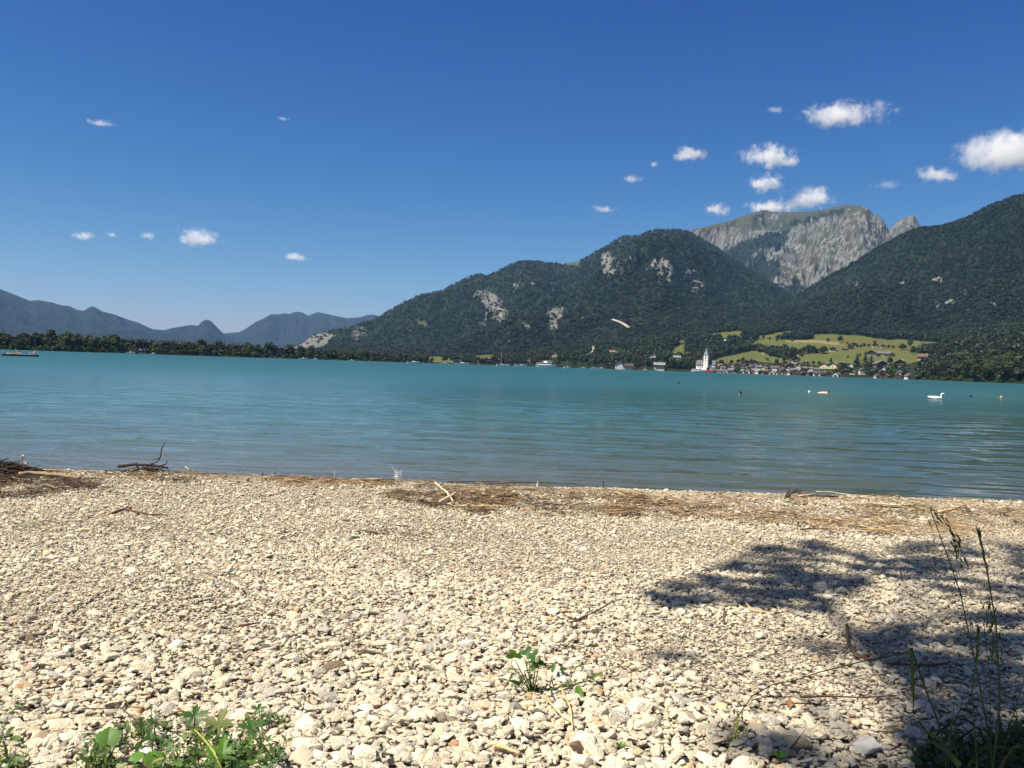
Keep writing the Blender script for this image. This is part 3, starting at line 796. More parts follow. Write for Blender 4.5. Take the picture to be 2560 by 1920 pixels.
clump('NTH dark tree from the left just above the village roofs', 'trees directly above the village roofs', [(1846, 908, 13), (1858, 908, 15), (1868, 910, 14), (1878, 910, 13), (1888, 911, 12), (1942, 910, 13), (1960, 904, 14), (1972, 903, 14), (1982, 905, 10), (2018, 913, 11), (2034, 913, 12), (2048, 914, 12)])
clump('NTH small bush from the left among the meadow chalets', 'small trees beside the meadow chalets', [(2128, 868, 10), (2141, 868, 8), (2160, 866, 9), (2172, 867, 8), (2188, 859, 8), (2222, 870, 8), (2234, 871, 8), (2118, 860, 6), (2196, 892, 7), (2120, 895, 6), (2150, 890, 6)], 'bush', 1.2)

for i in range(46):
    a_ = rr.uniform(1796, 2262); o_ = rr.choice([4, 10, 16, 20]) + rr.uniform(-1, 2); sy_ = shore_y(a_)
    wh_ = 'old centre right of church' if a_ < 1900 else ('village middle' if a_ < 2030 else ('yellow houses' if a_ < 2120 else 'yellow chalet'))
    kd = rr.choice(['broad', 'broad', 'broad', 'light', 'bush']); lb = {'broad': 'dark green tree', 'light': 'paler green tree', 'bush': 'dark bush'}[kd] + (' in front of' if o_ < 8 else (' between' if o_ < 14 else ' behind')) + ' houses, ' + wh_
    add_tree_px(kd, a_, sy_ - o_, rr.uniform(8, 13) if a_ < 2110 else rr.uniform(12, 20), lb, lb, rr.uniform(1.1, 1.6))
# --- forests too dense to count
def proto(kind, v):
    if kind == 0: V, F = conifer_crown(300 + v, 8, 7, .24, .03); mm = M_FCON
    else: V, F = leaf_crown(330 + v, 110, .12, .62, .02, 7); mm = M_FBROAD
    return np_mesh("tree_kind_%d_%d" % (kind, v), V, F, mm, False, link=False)
PROT = [proto(0, 0), proto(0, 1), proto(0, 2), proto(1, 0), proto(1, 1), proto(1, 2), proto(1, 3)]
def forest(name, pts, hmin, hmax, pcon, rng, label, wide=1.):
    n = len(pts); h = rng.uniform(hmin, hmax, n)
    con = rng.random(n) < pcon
    ix = np.where(con, rng.integers(0, 3, n), rng.integers(3, 7, n))
    patch = fbm(pts[:, 0] / 260, pts[:, 1] / 260, 91, 3)
    tone = np.clip(.1 + 2.2 * (patch - .32) + rng.normal(0, .07, n), 0, 1)
    sc = np.stack([h * np.where(con, 1, .95) * wide, h * np.where(con, 1, .95) * wide, h * np.where(con, 1.05, .85)], 1)
    ro = np.stack([rng.normal(0, .04, n), rng.normal(0, .04, n), rng.uniform(0, 6.28, n)], 1)
    p = pts.copy(); p[:, 2] -= 1.0
    return tag(scatter(name, p, sc, ro, ix, tone, PROT), label, 'forest', kind='stuff')
ROADS = [Z5([(1528, 850), (1548, 885), (1600, 908), (1660, 940), (1692, 948), (1650, 958), (1590, 925), (1535, 895)]), Z3([(698, 650), (710, 700), (680, 735), (630, 748), (640, 730), (685, 705), (692, 655)])]
def keepm(x, y, rk, gr):
    rk = rk + 0.9 * (fbm(x / 6, y / 9, 71, 3) - .5)
    k = ((rk < .52) | (fbm(x / 2.2, y / 2.2, 77, 2) > .62)) & (gr < .5)
    for p in ROADS: k &= ~inpoly(x, y, p)
    return k
g1 = np.random.default_rng(1)
forest("forest", CENM.sample(17000, g1, keepm, .05), 11, 18, .55, g1, "dense dark forest covering the long mountain", 1.25)
forest("forest", SPURM.sample(4000, g1, keepm, .06), 11, 18, .45, g1, "dense forest on the foothill", 1.2)
forest("forest", RGTM.sample(17000, g1, keepm, .05), 10, 16, .35, g1, "dense dark forest covering the steep right mountain", 1.15)
forest("forest", SCHM.sample(15000, g1, lambda x, y, rk, gr: (rk < .1) & (gr < .5) & (y > 560) & (fbm(x / 5, y / 16, 5, 3) < .56), 0), 16, 26, .8, g1, "dark firs in the gullies below the limestone face", 1.0)
# --- tracks on the slopes
def ribbon(name, P, w, m, label):
    m_ = MB(); P = [Vector(p) for p in P]
    L, Rr_ = [], []
    for i, p in enumerate(P):
        t = P[min(i + 1, len(P) - 1)] - P[max(i - 1, 0)]; t.z = 0; t.normalize(); s = Vector((t.y, -t.x, 0)) * w
        L.append(p + s - Vector((0, 0, w * .35))); Rr_.append(p - s + Vector((0, 0, w * .35)))
    v = L + Rr_; k = len(P)
    f = [(i, i + 1, k + i + 1, k + i) for i in range(k - 1)]
    f += [(k + i, k + i + 1, 2 * k + k + i + 1, 2 * k + k + i) for i in range(0)]
    o = m_.add(v, f).build(name, m)
    tag(o, label, None, None, 'structure'); return o
def on_mtn(mt, px, py):
    """the first point of this slope that is seen at the pixel"""
    d = (mt.px[:mt.nr] - px) ** 2 + ((mt.py[:mt.nr] - py) * 1.) ** 2
    k = np.argmin(d); i, j = np.unravel_index(k, d.shape)
    return Vector(mt.P[i, j])
M_ROAD = mat("pale_gravel_track", (.24, .22, .18), .95, .15, .05)
def dense(pts, st=4):
    o = []
    for (a, b), (c, d) in zip(pts[:-1], pts[1:]):
        n_ = max(1, int(math.hypot(c - a, d - b) / st))
        o += [(a + (c - a) * i / n_, b + (d - b) * i / n_) for i in range(n_)]
    return o + [pts[-1]]
ribbon("mountain_road", [on_mtn(SPURM, *p) + Vector((0, 0, 9)) for p in dense(Z5([(1530, 855), (1536, 875), (1555, 890), (1600, 910), (1640, 935), (1665, 945)]), 6)], 4.5, M_ROAD, "pale forest track crossing the foothill")
ribbon("mountain_road", [on_land(*p)[0] + Vector((0, 0, 5)) for p in dense(Z3([(700, 655), (705, 690), (690, 710), (660, 728), (630, 740)]), 5)], 2.6, M_ROAD, "pale road curving up the slope left of the church")

# ================================================================== BUILDINGS
WH = (.74, .72, .68)
def bmat(name, c, **k): return mat(name, c, .85, .12, .6, .2, **k)
BM = dict(white=bmat("white_render", (.60, .585, .55)), cream=bmat("cream_render", (.56, .50, .36)), yellow=bmat("yellow_render", (.54, .46, .25)), grey=bmat("grey_render", (.42, .42, .40)), pink=bmat("pink_render", (.5, .3, .26)),
          wood=bmat("dark_wood", (.075, .048, .032)), brown=bmat("brown_wood", (.13, .085, .055)), redw=bmat("red_wood", (.23, .05, .05)),
          rgrey=bmat("grey_roof", (.10, .10, .115)), rdark=bmat("dark_roof", (.05, .045, .048)), rbrown=bmat("brown_roof", (.11, .07, .055)), rred=bmat("red_roof", (.32, .085, .06)), rredm=bmat("muted_red_roof", (.13, .065, .055)), rorange=bmat("orange_roof", (.25, .11, .065)), rpale=bmat("pale_metal_roof", (.17, .18, .195)))
t = NT("window_glass"); t.base((.03, .04, .05)); t.rough(.12); t.spec(.6); M_WIN = t.m

def house(px, py, wpx, wall, roof, label, group=None, side=False, floors=2, wood=True, wid=None, turn=0., boat=False, name=None, cat='house', dist_back=None):
    p, r = on_land(px, py)
    if dist_back is not None: p, r = shore_pt(px, dist_back)
    w = wpx / FPX * r; d = w * (.75 if not boat else 1.1)
    hw = (2.7 * floors) * (.8 + w / 60)
    hw = min(hw, w * .72) if not boat else w * .38
    pitch = .36 if not boat else .42
    rz = -math.atan2(p.x, p.y) + turn
    e = empty(name or ('boathouse' if boat else 'alpine_house'), p - Vector((0, 0, .6)), rz)
    tag(e, label, 'boathouse' if boat else cat, group)
    W2, D2 = w / 2 * .88, d / 2 * .9
    mwall, mroof = BM[wall], BM[roof]
    low = hw * (.55 if (wood and not boat) else 1)
    MB().box(-W2, W2, -D2, D2, -1.5, low).build("wall", mwall, e)
    mu = BM['wood'] if wood else mwall
    ov = w * .07
    g = MB()
    if side:      # ridge runs across the view
        rh = D2 * pitch * 1.6
        g.box(-W2 - .03, W2 + .03, -D2 - .03, D2 + .03, low, hw + .02) if wood and not boat else None
        g.add([(-W2, -D2, hw), (-W2, D2, hw), (-W2, 0, hw + rh), (W2, -D2, hw), (W2, D2, hw), (W2, 0, hw + rh)], [(0, 2, 1), (3, 4, 5), (0, 3, 5, 2), (1, 2, 5, 4)])
        g.build("gable", mu, e)
        rf = MB(); th = .3; X = W2 + ov
        for s in (-1, 1):
            yo = s * (D2 + ov); zo = hw - ov * rh / D2
            v = [(-X, yo, zo), (X, yo, zo), (X, 0, hw + rh), (-X, 0, hw + rh)]
            rf.add([(a, b, c + .05) for a, b, c in v] + [(a, b, c + .05 + th) for a, b, c in v], [(0, 1, 2, 3), (7, 6, 5, 4), (0, 4, 5, 1), (1, 5, 6, 2), (3, 7, 4, 0), (2, 6, 7, 3)])
    else:         # gable faces the lake
        rh = W2 * pitch * 1.5
        if wood and not boat: g.box(-W2 - .03, W2 + .03, -D2 - .03, D2 + .03, low, hw + .02)
        g.add([(-W2, -D2 - .03, hw), (W2, -D2 - .03, hw), (0, -D2 - .03, hw + rh), (-W2, D2, hw), (W2, D2, hw), (0, D2, hw + rh)], [(0, 1, 2), (3, 5, 4), (0, 2, 5, 3), (1, 4, 5, 2)])
        g.build("gable", mu, e)
        rf = MB(); th = .3; Y = D2 + ov * 1.3
        for s in (-1, 1):
            xo = s * (W2 + ov); zo = hw - ov * rh / W2
            v = [(xo, -Y, zo), (xo, Y, zo), (0, Y, hw + rh), (0, -Y, hw + rh)]
            rf.add([(a, b, c + .05) for a, b, c in v] + [(a, b, c + .05 + th) for a, b, c in v], [(0, 1, 2, 3), (7, 6, 5, 4), (0, 4, 5, 1), (1, 5, 6, 2), (3, 7, 4, 0), (2, 6, 7, 3)])
    ro = rf.build("roof", mroof, e)
    if not boat:
        cx_ = W2 * .35; MB().box(cx_ - .45, cx_ + .45, -.4, .4, hw + .2, hw + rh + 1.1).build("chimney", BM['white' if wall != 'white' else 'grey'], ro)
        nf = max(1, min(floors, int(hw / 2.6))); ncol = 3 if w < 20 else 5
        for f_ in range(nf):
            z = hw / nf * (f_ + .35)
            for k in range(ncol):
                x = (k - (ncol - 1) / 2) * 2 * W2 / ncol
                MB().box(x - w * .035, x + w * .035, -D2 - .1, -D2 + .05, z, z + min(1.7, hw / nf * .5)).build("window", M_WIN, e)
        if wood and floors >= 2:
            MB().box(-W2 * .92, W2 * .92, -D2 - 1.3, -D2 - .05, low + .02, low + .22).box(-W2 * .92, W2 * .92, -D2 - 1.35, -D2 - 1.2, low + .22, low + 1.1).build("balcony", BM['brown'], e)
    else:
        MB().box(-W2 * .62, W2 * .62, -D2 - .12, -D2 + .04, -.3, hw * .8).build("boat_door", BM['rdark'], e)
    return e

HN = [
 (1868, 912, 18, 'grey', 'rdark', 'twin gabled grey villa on the slope over the old village centre, left half', {}),
 (1887, 912, 18, 'grey', 'rgrey', 'twin gabled grey villa on the slope over the old village centre, right half', {}),
 (1918, 902, 9, 'grey', 'rdark', 'small dark house half hidden in the hedge trees above the village', {}),
 (1958, 899, 13, 'white', 'rdark', 'white house among dark trees at the left edge of the meadow', {}),
 (1907, 886, 6, 'white', 'rpale', 'tiny pale field hut on the lower meadow', dict(wood=False, floors=1, cat='hut', name='field_hut')),
 (1812, 852, 12, 'white', 'rdark', 'bright white house alone in the trees high above the church', dict(wood=False)),
 (1874, 854, 15, 'pink', 'rbrown', 'reddish house at the forest edge over the hedge', {}),
 (1880, 858, 10, 'brown', 'rdark', 'dark barn beside the reddish house at the forest edge', dict(name='barn', cat='barn')),
 (2037, 880, 13, 'brown', 'rgrey', 'barn peeping out of the round copse on the meadow', dict(side=True, floors=1, name='barn', cat='barn')),
 (2082, 878, 17, 'white', 'rbrown', 'brown roofed farmhouse alone on the meadow right of the copse', dict()),
 (2112, 875, 14, 'brown', 'rdark', 'low dark barn at the left of the upper chalet group', dict(side=True, floors=1, name='barn', cat='barn')),
 (2126, 872, 15, 'brown', 'rdark', 'dark wooden barn in the middle of the upper chalet group', dict(name='barn', cat='barn')),
 (2136, 866, 16, 'white', 'rgrey', 'grey roofed chalet topping the upper meadow group', {}),
 (2188, 868, 16, 'white', 'rdark', 'dark roofed chalet below the forest edge on the meadow', {}),
 (2208, 870, 13, 'white', 'rgrey', 'small white fronted chalet right of the dark roofed one on the meadow', {}),
 (2178, 889, 24, 'white', 'rdark', 'large dark roofed farmhouse in the middle of the lower meadow', {}),
 (2194, 886, 20, 'brown', 'rgrey', 'grey roofed barn joined to the large meadow farmhouse', dict(side=True, floors=1, name='barn', cat='barn')),
 (2218, 891, 20, 'grey', 'rgrey', 'long grey roofed barn right of the meadow farmhouse', dict(side=True, name='barn', cat='barn')),
 (2231, 891, 12, 'brown', 'rdark', 'small dark gabled barn at the right end of the farm', dict(name='barn', cat='barn')),
 (2311, 900, 30, 'white', 'rredm', 'big bright white house with a red roof above the right of the village', dict(wood=False, floors=2, side=True)),
 (2250, 916, 30, 'yellow', 'rdark', 'large yellow chalet with a dark gable at the right of the village', dict()),
 (2264, 923, 18, 'white', 'rgrey', 'white house below and right of the yellow chalet', {}),
 (2200, 918, 28, 'brown', 'rgrey', 'brown house with a broad grey roof left of the yellow chalet', dict(turn=.4)),
 (2216, 925, 18, 'white', 'rgrey', 'white terrace house beneath the broad grey roof', dict(wood=False)),
 (2365, 899, 17, 'grey', 'rgrey', 'grey roofed house among trees right of the red roofed house', dict()),
 (2379, 914, 15, 'white', 'rpale', 'white house deep in the wood at the right', dict(wood=False)),
 (2458, 882, 12, 'white', 'rpale', 'pale house glimpsed high in the wood at the far right', dict(wood=False)),
 (2451, 896, 12, 'pink', 'rbrown', 'reddish hut hidden among the trees at the far right', dict(name='hut', cat='hut')),
 (2127, 919, 11, 'white', 'rdark', 'narrow white house between the yellow houses and the firs', dict(wood=False)),
 (1975, 921, 26, 'cream', 'rgrey', 'broad cream house with white ground floor in the village middle', dict(wood=True)),
 (1953, 918, 14, 'yellow', 'rdark', 'pale yellow gabled house left of the broad cream house', {}),
 (1962, 913, 16, 'white', 'rdark', 'white gabled house just behind the pale yellow one', {}),
 (1990, 908, 22, 'grey', 'rdark', 'tall dark roofed house topping the village middle', dict(floors=3)),
 (1997, 918, 16, 'grey', 'rgrey', 'grey house under the tall dark roof', dict()),
 (2013, 914, 14, 'grey', 'rgrey', 'grey roofed house right of the tall dark roof', {}),
 (2011, 920, 13, 'cream', 'rbrown', 'small cream house below the grey roofed one', {}),
 (2062, 921, 24, 'yellow', 'rdark', 'yellow house with dark gable, left of the pair', dict(wood=False, turn=-.3)),
 (2085, 921, 26, 'yellow', 'rgrey', 'yellow house with grey roof, right of the pair', dict(wood=False, turn=-.3)),
 (2106, 917, 16, 'brown', 'rdark', 'dark house behind and right of the yellow pair', {}),
 (1700, 905, 1, None, None, None, None),
 (1692, 900, 20, 'cream', 'rpale', 'long cream hotel in the trees left of the church', dict(wood=False, side=True, floors=2, name='hotel', cat='hotel')),
 (1633, 894, 18, 'white', 'rgrey', 'pale house on the wooded slope left of the hotel', dict(wood=False)),
 (1617, 890, 12, 'grey', 'rgrey', 'small grey roofed house beside the pale slope house', {}),
 (1531, 882, 15, 'white', 'rorange', 'bright orange roofed farmhouse on the wooded slope', dict(side=True, wood=False, floors=1)),
 (1386, 893, 14, 'yellow', 'rred', 'ochre villa with pointed red roof among trees on the left slope', dict(floors=3, wood=False)),
 (1706, 851, 12, 'grey', 'rgrey', 'grey hut at the forest edge above the triangular meadow', dict(name='hut', cat='hut')),
 (1755, 835, 14, 'redw', 'rbrown', 'reddish house in the forest left of the upper meadow', {}),
 (1476, 899, 13, 'white', 'rdark', 'small white and dark house below the curving pale road', {}),
 (1322, 905, 12, 'cream', 'rpale', 'cream house with flat pale roof above the left boathouses', dict(wood=False)),
 (72, 852, 20, 'white', 'rgrey', 'grey hipped house high in the trees at the far left', {}),
 (34, 866, 22, 'brown', 'rbrown', 'broad brown roofed lodge behind the raft at the far left', dict(side=True)),
 (88, 870, 12, 'white', 'rgrey', 'small white house near the water right of the brown lodge', dict(wood=False)),
 (200, 880, 13, 'brown', 'rdark', 'low dark boathouse on the far left shore', dict(boat=True, dist_back=3)),
 (357, 881, 24, 'white', 'rgrey', 'long grey roofed house among the left shore trees', dict(side=True, floors=1)),
 (296, 885, 10, 'brown', 'rbrown', 'small brown hut at the waterline of the left shore', dict(boat=True, dist_back=3)),
 (427, 888, 8, 'white', 'rred', 'tiny red and white bathing hut on the left shore', dict(boat=True, dist_back=3)),
 (518, 890, 22, 'redw', 'rdark', 'dark boathouse with a bright end on the left shore', dict(boat=True, dist_back=3)),
 (626, 893, 12, 'pink', 'rbrown', 'reddish hut at the water between conifers on the left shore', dict(boat=True, dist_back=3)),
 (681, 894, 11, 'white', 'rpale', 'pale boathouse right of the reddish hut on the left shore', dict(boat=True, dist_back=3)),
 (795, 897, 14, 'brown', 'rdark', 'dark boathouse halfway along the conifer belt', dict(boat=True, dist_back=3)),
 (1142, 910, 26, 'white', 'rgrey', 'grey roofed boathouse at the open meadow shore', dict(boat=True, dist_back=5)),
 (1193, 911, 12, 'pink', 'rred', 'steep red roofed hut left of the big chalet boathouse', dict(wood=False, floors=1, dist_back=8)),
 (1243, 914, 24, 'wood', 'rbrown', 'large dark timber chalet on the shore at the left of the hamlet', dict(dist_back=6)),
 (1272, 915, 16, 'redw', 'rbrown', 'reddish brown house right of the timber chalet', dict(dist_back=6)),
 (1293, 915, 18, 'white', 'rdark', 'white house with dark gable in the middle of the hamlet', dict(dist_back=8)),
 (1316, 915, 18, 'grey', 'rdark', 'dark gabled house right of the white one in the hamlet', dict(dist_back=8)),
 (1340, 916, 11, 'pink', 'rred', 'small pink hut beside the moored passenger boat', dict(dist_back=4, wood=False, floors=1)),
 (1368, 914, 26, 'brown', 'rdark', 'long dark boathouse behind the moored passenger boat', dict(side=True, dist_back=18)),
 (1521, 921, 16, 'wood', 'rdark', 'dark round-gabled boathouse left of the white lakeside hotel', dict(dist_back=8)),
 (1537, 910, 15, 'redw', 'rgrey', 'gabled house behind the white lakeside hotel', dict(floors=3, dist_back=50)),
 (1548, 923, 22, 'white', 'rgrey', 'bright white lakeside hotel with terraces on stilts', dict(wood=False, floors=3, dist_back=3, name='hotel', cat='hotel')),
 (1571, 923, 26, 'white', 'rdark', 'long flat-roofed wing right of the white lakeside hotel', dict(side=True, dist_back=3)),
 (1601, 924, 26, 'redw', 'rbrown', 'low reddish brown boathouse right of the lakeside hotel', dict(boat=True, dist_back=2)),
 (1648, 922, 28, 'white', 'rpale', 'blue and white lakeside house with pale roof near the hotel', dict(side=True, floors=3, dist_back=4)),
 (1657, 912, 16, 'cream', 'rgrey', 'cream house behind the blue and white lakeside house', dict(dist_back=40)),
]
for a, b, c, wl, rf_, lb, kw in HN:
    if wl is None: continue
    house(a, b, c, wl, rf_, lb, **kw)
# wooded lower slopes between the lake and the mountains
n = 26000
ii = g1.integers(4, 152, n); jj = g1.integers(0, len(azg) - 1, n)
u = g1.random(n)[:, None]; v_ = g1.random(n)[:, None]
q = (LP[ii, jj] * (1 - u) + LP[ii, jj + 1] * u) * (1 - v_) + (LP[ii + 1, jj] * (1 - u) + LP[ii + 1, jj + 1] * u) * v_
qx, qy = project(q)
aq = np.arctan2(q[:, 0], q[:, 1]); rq = np.hypot(q[:, 0], q[:, 1]); dq = rq - shore_D(aq)
ok = (dq > 22) & (qx > -300) & (qx < 2850)
for p in MEADOWS + [VILLAGE]:
    ok &= ~inpoly(qx, qy, p) & ~inpoly(qx, qy - 6, p)
for a_, b_, w_, *_r in HN:
    if w_ > 3: ok &= ~((np.abs(qx - a_) < w_ * .62 + 3) & (qy > b_ - 3) & (qy < b_ + 15))
for p in ROADS: ok &= ~inpoly(qx, qy, p)
nearv = (qx > 1780) & (qx < 2300) & (qy > 900); ok &= ~nearv
ok &= ~((qx > 1480) & (qx < 1680) & (dq < 60))
ok &= (qx > 1050) | (dq < 330)
openl = (qx > 1100) & (qx < 1560) & (fbm(q[:, 0] / 70, q[:, 1] / 70, 31, 2) < .42); ok &= ~openl
keep_ = q[ok]; fq = qx[ok]
hl = np.interp(fq, [-300, 200, 600, 1000, 1100, 1400, 1700, 2300, 2560], [19, 17, 16, 13, 11, 13, 17, 19, 20])
fo = forest("forest", keep_, .8, 1.15, .42, g1, "mixed wood on the lower slopes behind the shore")
dsc = fo.data.attributes['sc']; a = np.zeros(len(keep_) * 3, np.float32); dsc.data.foreach_get('vector', a); a = (a.reshape(-1, 3) * hl[:, None]).astype(np.float32); dsc.data.foreach_set('vector', a.ravel())

# the packed old village right of the church: three rows of roofs
ORD = "first second third fourth fifth sixth seventh eighth ninth tenth eleventh twelfth thirteenth fourteenth fifteenth sixteenth seventeenth eighteenth nineteenth twentieth".split()
r2 = random.Random(12)
def row(x0, x1, off, step, walls, roofs, phrase, boatp=0., skip=()):
    x = x0; k = 0
    while x < x1:
        if not any(a < x < b for a, b in skip):
            wl, rf_ = r2.choice(walls), r2.choice(roofs)
            boat = r2.random() < boatp
            c1 = {'white': 'white', 'cream': 'cream', 'yellow': 'yellow', 'grey': 'grey', 'pink': 'pink', 'brown': 'brown wooden', 'wood': 'dark wooden', 'redw': 'red wooden'}[wl]
            c2 = {'rgrey': 'grey', 'rdark': 'dark', 'rbrown': 'brown', 'rred': 'red', 'rpale': 'pale'}[rf_]
            lb = f"{c1} {'boathouse' if boat else 'house'} with {c2} roof, {ORD[k]} {phrase}"
            house(x, shore_y(x) - off, r2.uniform(12, 19), wl, rf_, lb, 'houses of the village by the lake', side=r2.random() < .35, floors=r2.choice([1, 2, 2, 3]), wood=r2.random() < .55 and not boat, boat=boat, turn=r2.uniform(-.5, .5), dist_back=2 if off < 2 else None)
            k += 1
        x += step * r2.uniform(.85, 1.2)
row(1797, 2118, 1, 16, ['wood', 'white', 'redw', 'white', 'brown', 'cream', 'cream'], ['rdark', 'rgrey', 'rbrown', 'rdark', 'rpale'], 'along the water right of the church', .6, skip=[(1833, 1850)])
row(1794, 2030, 6.5, 14, ['white', 'grey', 'wood', 'cream', 'pink', 'white'], ['rdark', 'rdark', 'rgrey', 'rbrown'], 'in the second row right of the church', 0, skip=[(1833, 1850)])
row(1800, 2036, 12.5, 14, ['white', 'grey', 'cream', 'white', 'brown'], ['rdark', 'rgrey', 'rdark', 'rbrown'], 'in the back row right of the church')
row(2110, 2250, 8, 22, ['white', 'cream', 'brown'], ['rdark', 'rgrey'], 'in the second row, right end of village')
row(2040, 2052, 10, 14, ['white', 'grey'], ['rdark', 'rgrey'], 'between the village middle and the yellow pair')
row(2170, 2290, 1, 24, ['wood', 'brown', 'white', 'brown'], ['rdark', 'rbrown', 'rgrey'], 'on the waterline below the yellow chalet', .7)

# --- church
p, r = shore_pt(1768, 20); s = r / FPX      # metres per photo pixel
ch = empty("church", p - Vector((0, 0, 1.0)), -math.atan2(p.x, p.y) - .28)
tag(ch, "white church with tall clock tower and grey domed cap above the lake", "church")
m_ch = bmat("church_render", (.78, .76, .70)); m_chr = bmat("slate", (.105, .10, .12)); m_cap = bmat("weathered_copper", (.16, .20, .22))
nx0, nx1 = -26 * s, 20 * s; nh = 15 * s; D2 = 8 * s
MB().box(nx0, nx1, -D2, D2, -2, nh).build("nave", m_ch, ch)
g = MB(); rh = 10 * s
g.add([(nx0, -D2, nh), (nx0, D2, nh), (nx0, 0, nh + rh), (nx1, -D2, nh), (nx1, D2, nh), (nx1, 0, nh + rh)], [(0, 2, 1), (3, 4, 5)]).build("gable", m_ch, ch)
rf = MB()
for sg in (-1, 1):
    v = [(nx0 - .8, sg * (D2 + .9), nh - .9), (nx1 + .8, sg * (D2 + .9), nh - .9), (nx1 + .8, 0, nh + rh), (nx0 - .8, 0, nh + rh)]
    rf.add([(a, b, c + .1) for a, b, c in v] + [(a, b, c + .5) for a, b, c in v], [(0, 1, 2, 3), (7, 6, 5, 4), (0, 4, 5, 1), (1, 5, 6, 2), (3, 7, 4, 0), (2, 6, 7, 3)])
rf.build("roof", m_chr, ch)
for k in range(3): MB().box(nx0 + (4 + k * 5.2) * s, nx0 + (6 + k * 5.2) * s, -D2 - .12, -D2 + .1, nh * .38, nh * .82).build("window", M_WIN, ch)
tw = 5.1 * s; th = 38 * s; ty = -D2 - tw + .5
MB().box(-tw, tw, ty - tw, ty + tw, -2, th).build("tower", m_ch, ch)
MB().box(-tw - .25, tw + .25, ty - tw - .25, ty + tw + .25, th * .63, th * .645).box(-tw - .4, tw + .4, ty - tw - .4, ty + tw + .4, th, th + .7).build("cornice", m_chr, ch)
MB().box(-tw * .28, tw * .28, ty - tw - .12, ty - tw + .1, th * .83, th * .96).build("belfry_opening", M_WIN, ch)
MB().box(-tw * .16, tw * .16, ty - tw - .12, ty - tw + .1, th * .46, th * .55).build("window", M_WIN, ch)
ck = MB(); ck.lathe([(tw * .34, 0), (tw * .34, .15)], 20); cko = ck.build("clock_face", bmat("clock_dial", (.06, .06, .07)), ch); cko.rotation_euler = (R(90), 0, 0); cko.location = (0, ty - tw, th * .76)
hd = MB().box(-.1, .1, -.1, tw * .28, .15, .2).box(-.1, tw * .2, -.1, .1, .15, .2); hdo = hd.build("clock_hand", bmat("gilt", (.6, .45, .15)), cko)
cp = MB()
def sq(w_, z): return [(-w_, ty - w_, z), (w_, ty - w_, z), (w_, ty + w_, z), (-w_, ty + w_, z)]
pr = [(tw * 1.02, th + .7), (tw * .9, th + 2.2), (tw * .72, th + 4.4), (tw * .46, th + 5.4), (tw * .40, th + 7.2), (tw * .50, th + 7.6), (tw * .38, th + 9.2), (tw * .12, th + 10.4)]
vv = [q_ for w_, z in pr for q_ in sq(w_, z)]
ff = [(i * 4 + k, i * 4 + (k + 1) % 4, (i + 1) * 4 + (k + 1) % 4, (i + 1) * 4 + k) for i in range(len(pr) - 1) for k in range(4)]
cp.add(vv, ff + [(28, 29, 30, 31)]).build("tower_cap", m_cap, ch)
MB().tube([(0, ty, th + 10), (0, ty, th + 15)], [.28, .08], 6).box(-.7, .7, ty - .1, ty + .1, th + 13.4, th + 13.7).build("spire_cross", m_cap, ch)
# --- buildings on the water in front of it
p, r = shore_pt(1771, 2)
hb = empty("lakeside_terrace", p - Vector((0, 0, 1.0)), -math.atan2(p.x, p.y))
tag(hb, "red lakeside terrace building with white arched windows in front of the church", "building")
MB().box(-16 * s, 12 * s, -3, 5, -1.5, 5 * s).build("terrace_wall", BM['redw'], hb)
MB().box(-5 * s, 4 * s, -1, 6, 5 * s, 10.5 * s).build("pavilion", BM['redw'], hb)
MB().box(4.2 * s, 14 * s, -2.2, 7, 5 * s, 12 * s).build("white_wing", m_ch, hb)
MB().box(-5.6 * s, 4.1 * s, -1.5, 6.4, 10.5 * s, 11.3 * s).box(4 * s, 14.4 * s, -2.7, 7.4, 12 * s, 12.8 * s).build("roof", BM['rdark'], hb)
for k, (xa, z0_, z1_, yy) in enumerate([(-4 * s, 5.6, 9.6, -1.15), (-1 * s, 5.6, 9.6, -1.15), (6 * s, 5.4, 10.5, -2.35), (9.2 * s, 5.4, 10.5, -2.35), (12 * s, 5.4, 10.5, -2.35)]):
    aw = 1.0 * s
    f_ = MB(); n_ = 8
    prof = [(xa - aw, z0_ * s)] + [(xa + aw * math.cos(math.pi * (1 - i / n_)), z1_ * s - aw + aw * math.sin(math.pi * i / n_)) for i in range(n_ + 1)] + [(xa + aw, z0_ * s)]
    f_.add([(a, yy, b) for a, b in prof] + [(a, yy + .3, b) for a, b in prof], [tuple(range(len(prof)))] + [(i, len(prof) + i, len(prof) + (i + 1) % len(prof), (i + 1) % len(prof)) for i in range(len(prof))])
    f_.build("arched_window", M_WIN, hb)
# --- summit inn on the rocky mountain
q = on_mtn(SCHM, 1910, 530); k_ = math.hypot(q.x, q.y) / FPX
e = empty("summit_inn", q - Vector((0, 0, 2)), -math.atan2(q.x, q.y)); tag(e, "small brown inn on the left shoulder of the rocky summit", "inn")
MB().box(-8 * k_, 9 * k_, -10, 10, 0, 2.6 * k_).build("wall", BM['brown'], e)
MB().add([(-9 * k_, -12, 2.6 * k_), (10 * k_, -12, 2.6 * k_), (-9 * k_, 12, 2.6 * k_), (10 * k_, 12, 2.6 * k_), (-5 * k_, 0, 5 * k_), (5 * k_, 0, 5 * k_)], [(0, 1, 5, 4), (2, 4, 5, 3), (0, 4, 2), (1, 3, 5), (0, 2, 3, 1)]).build("roof", BM['rdark'], e)

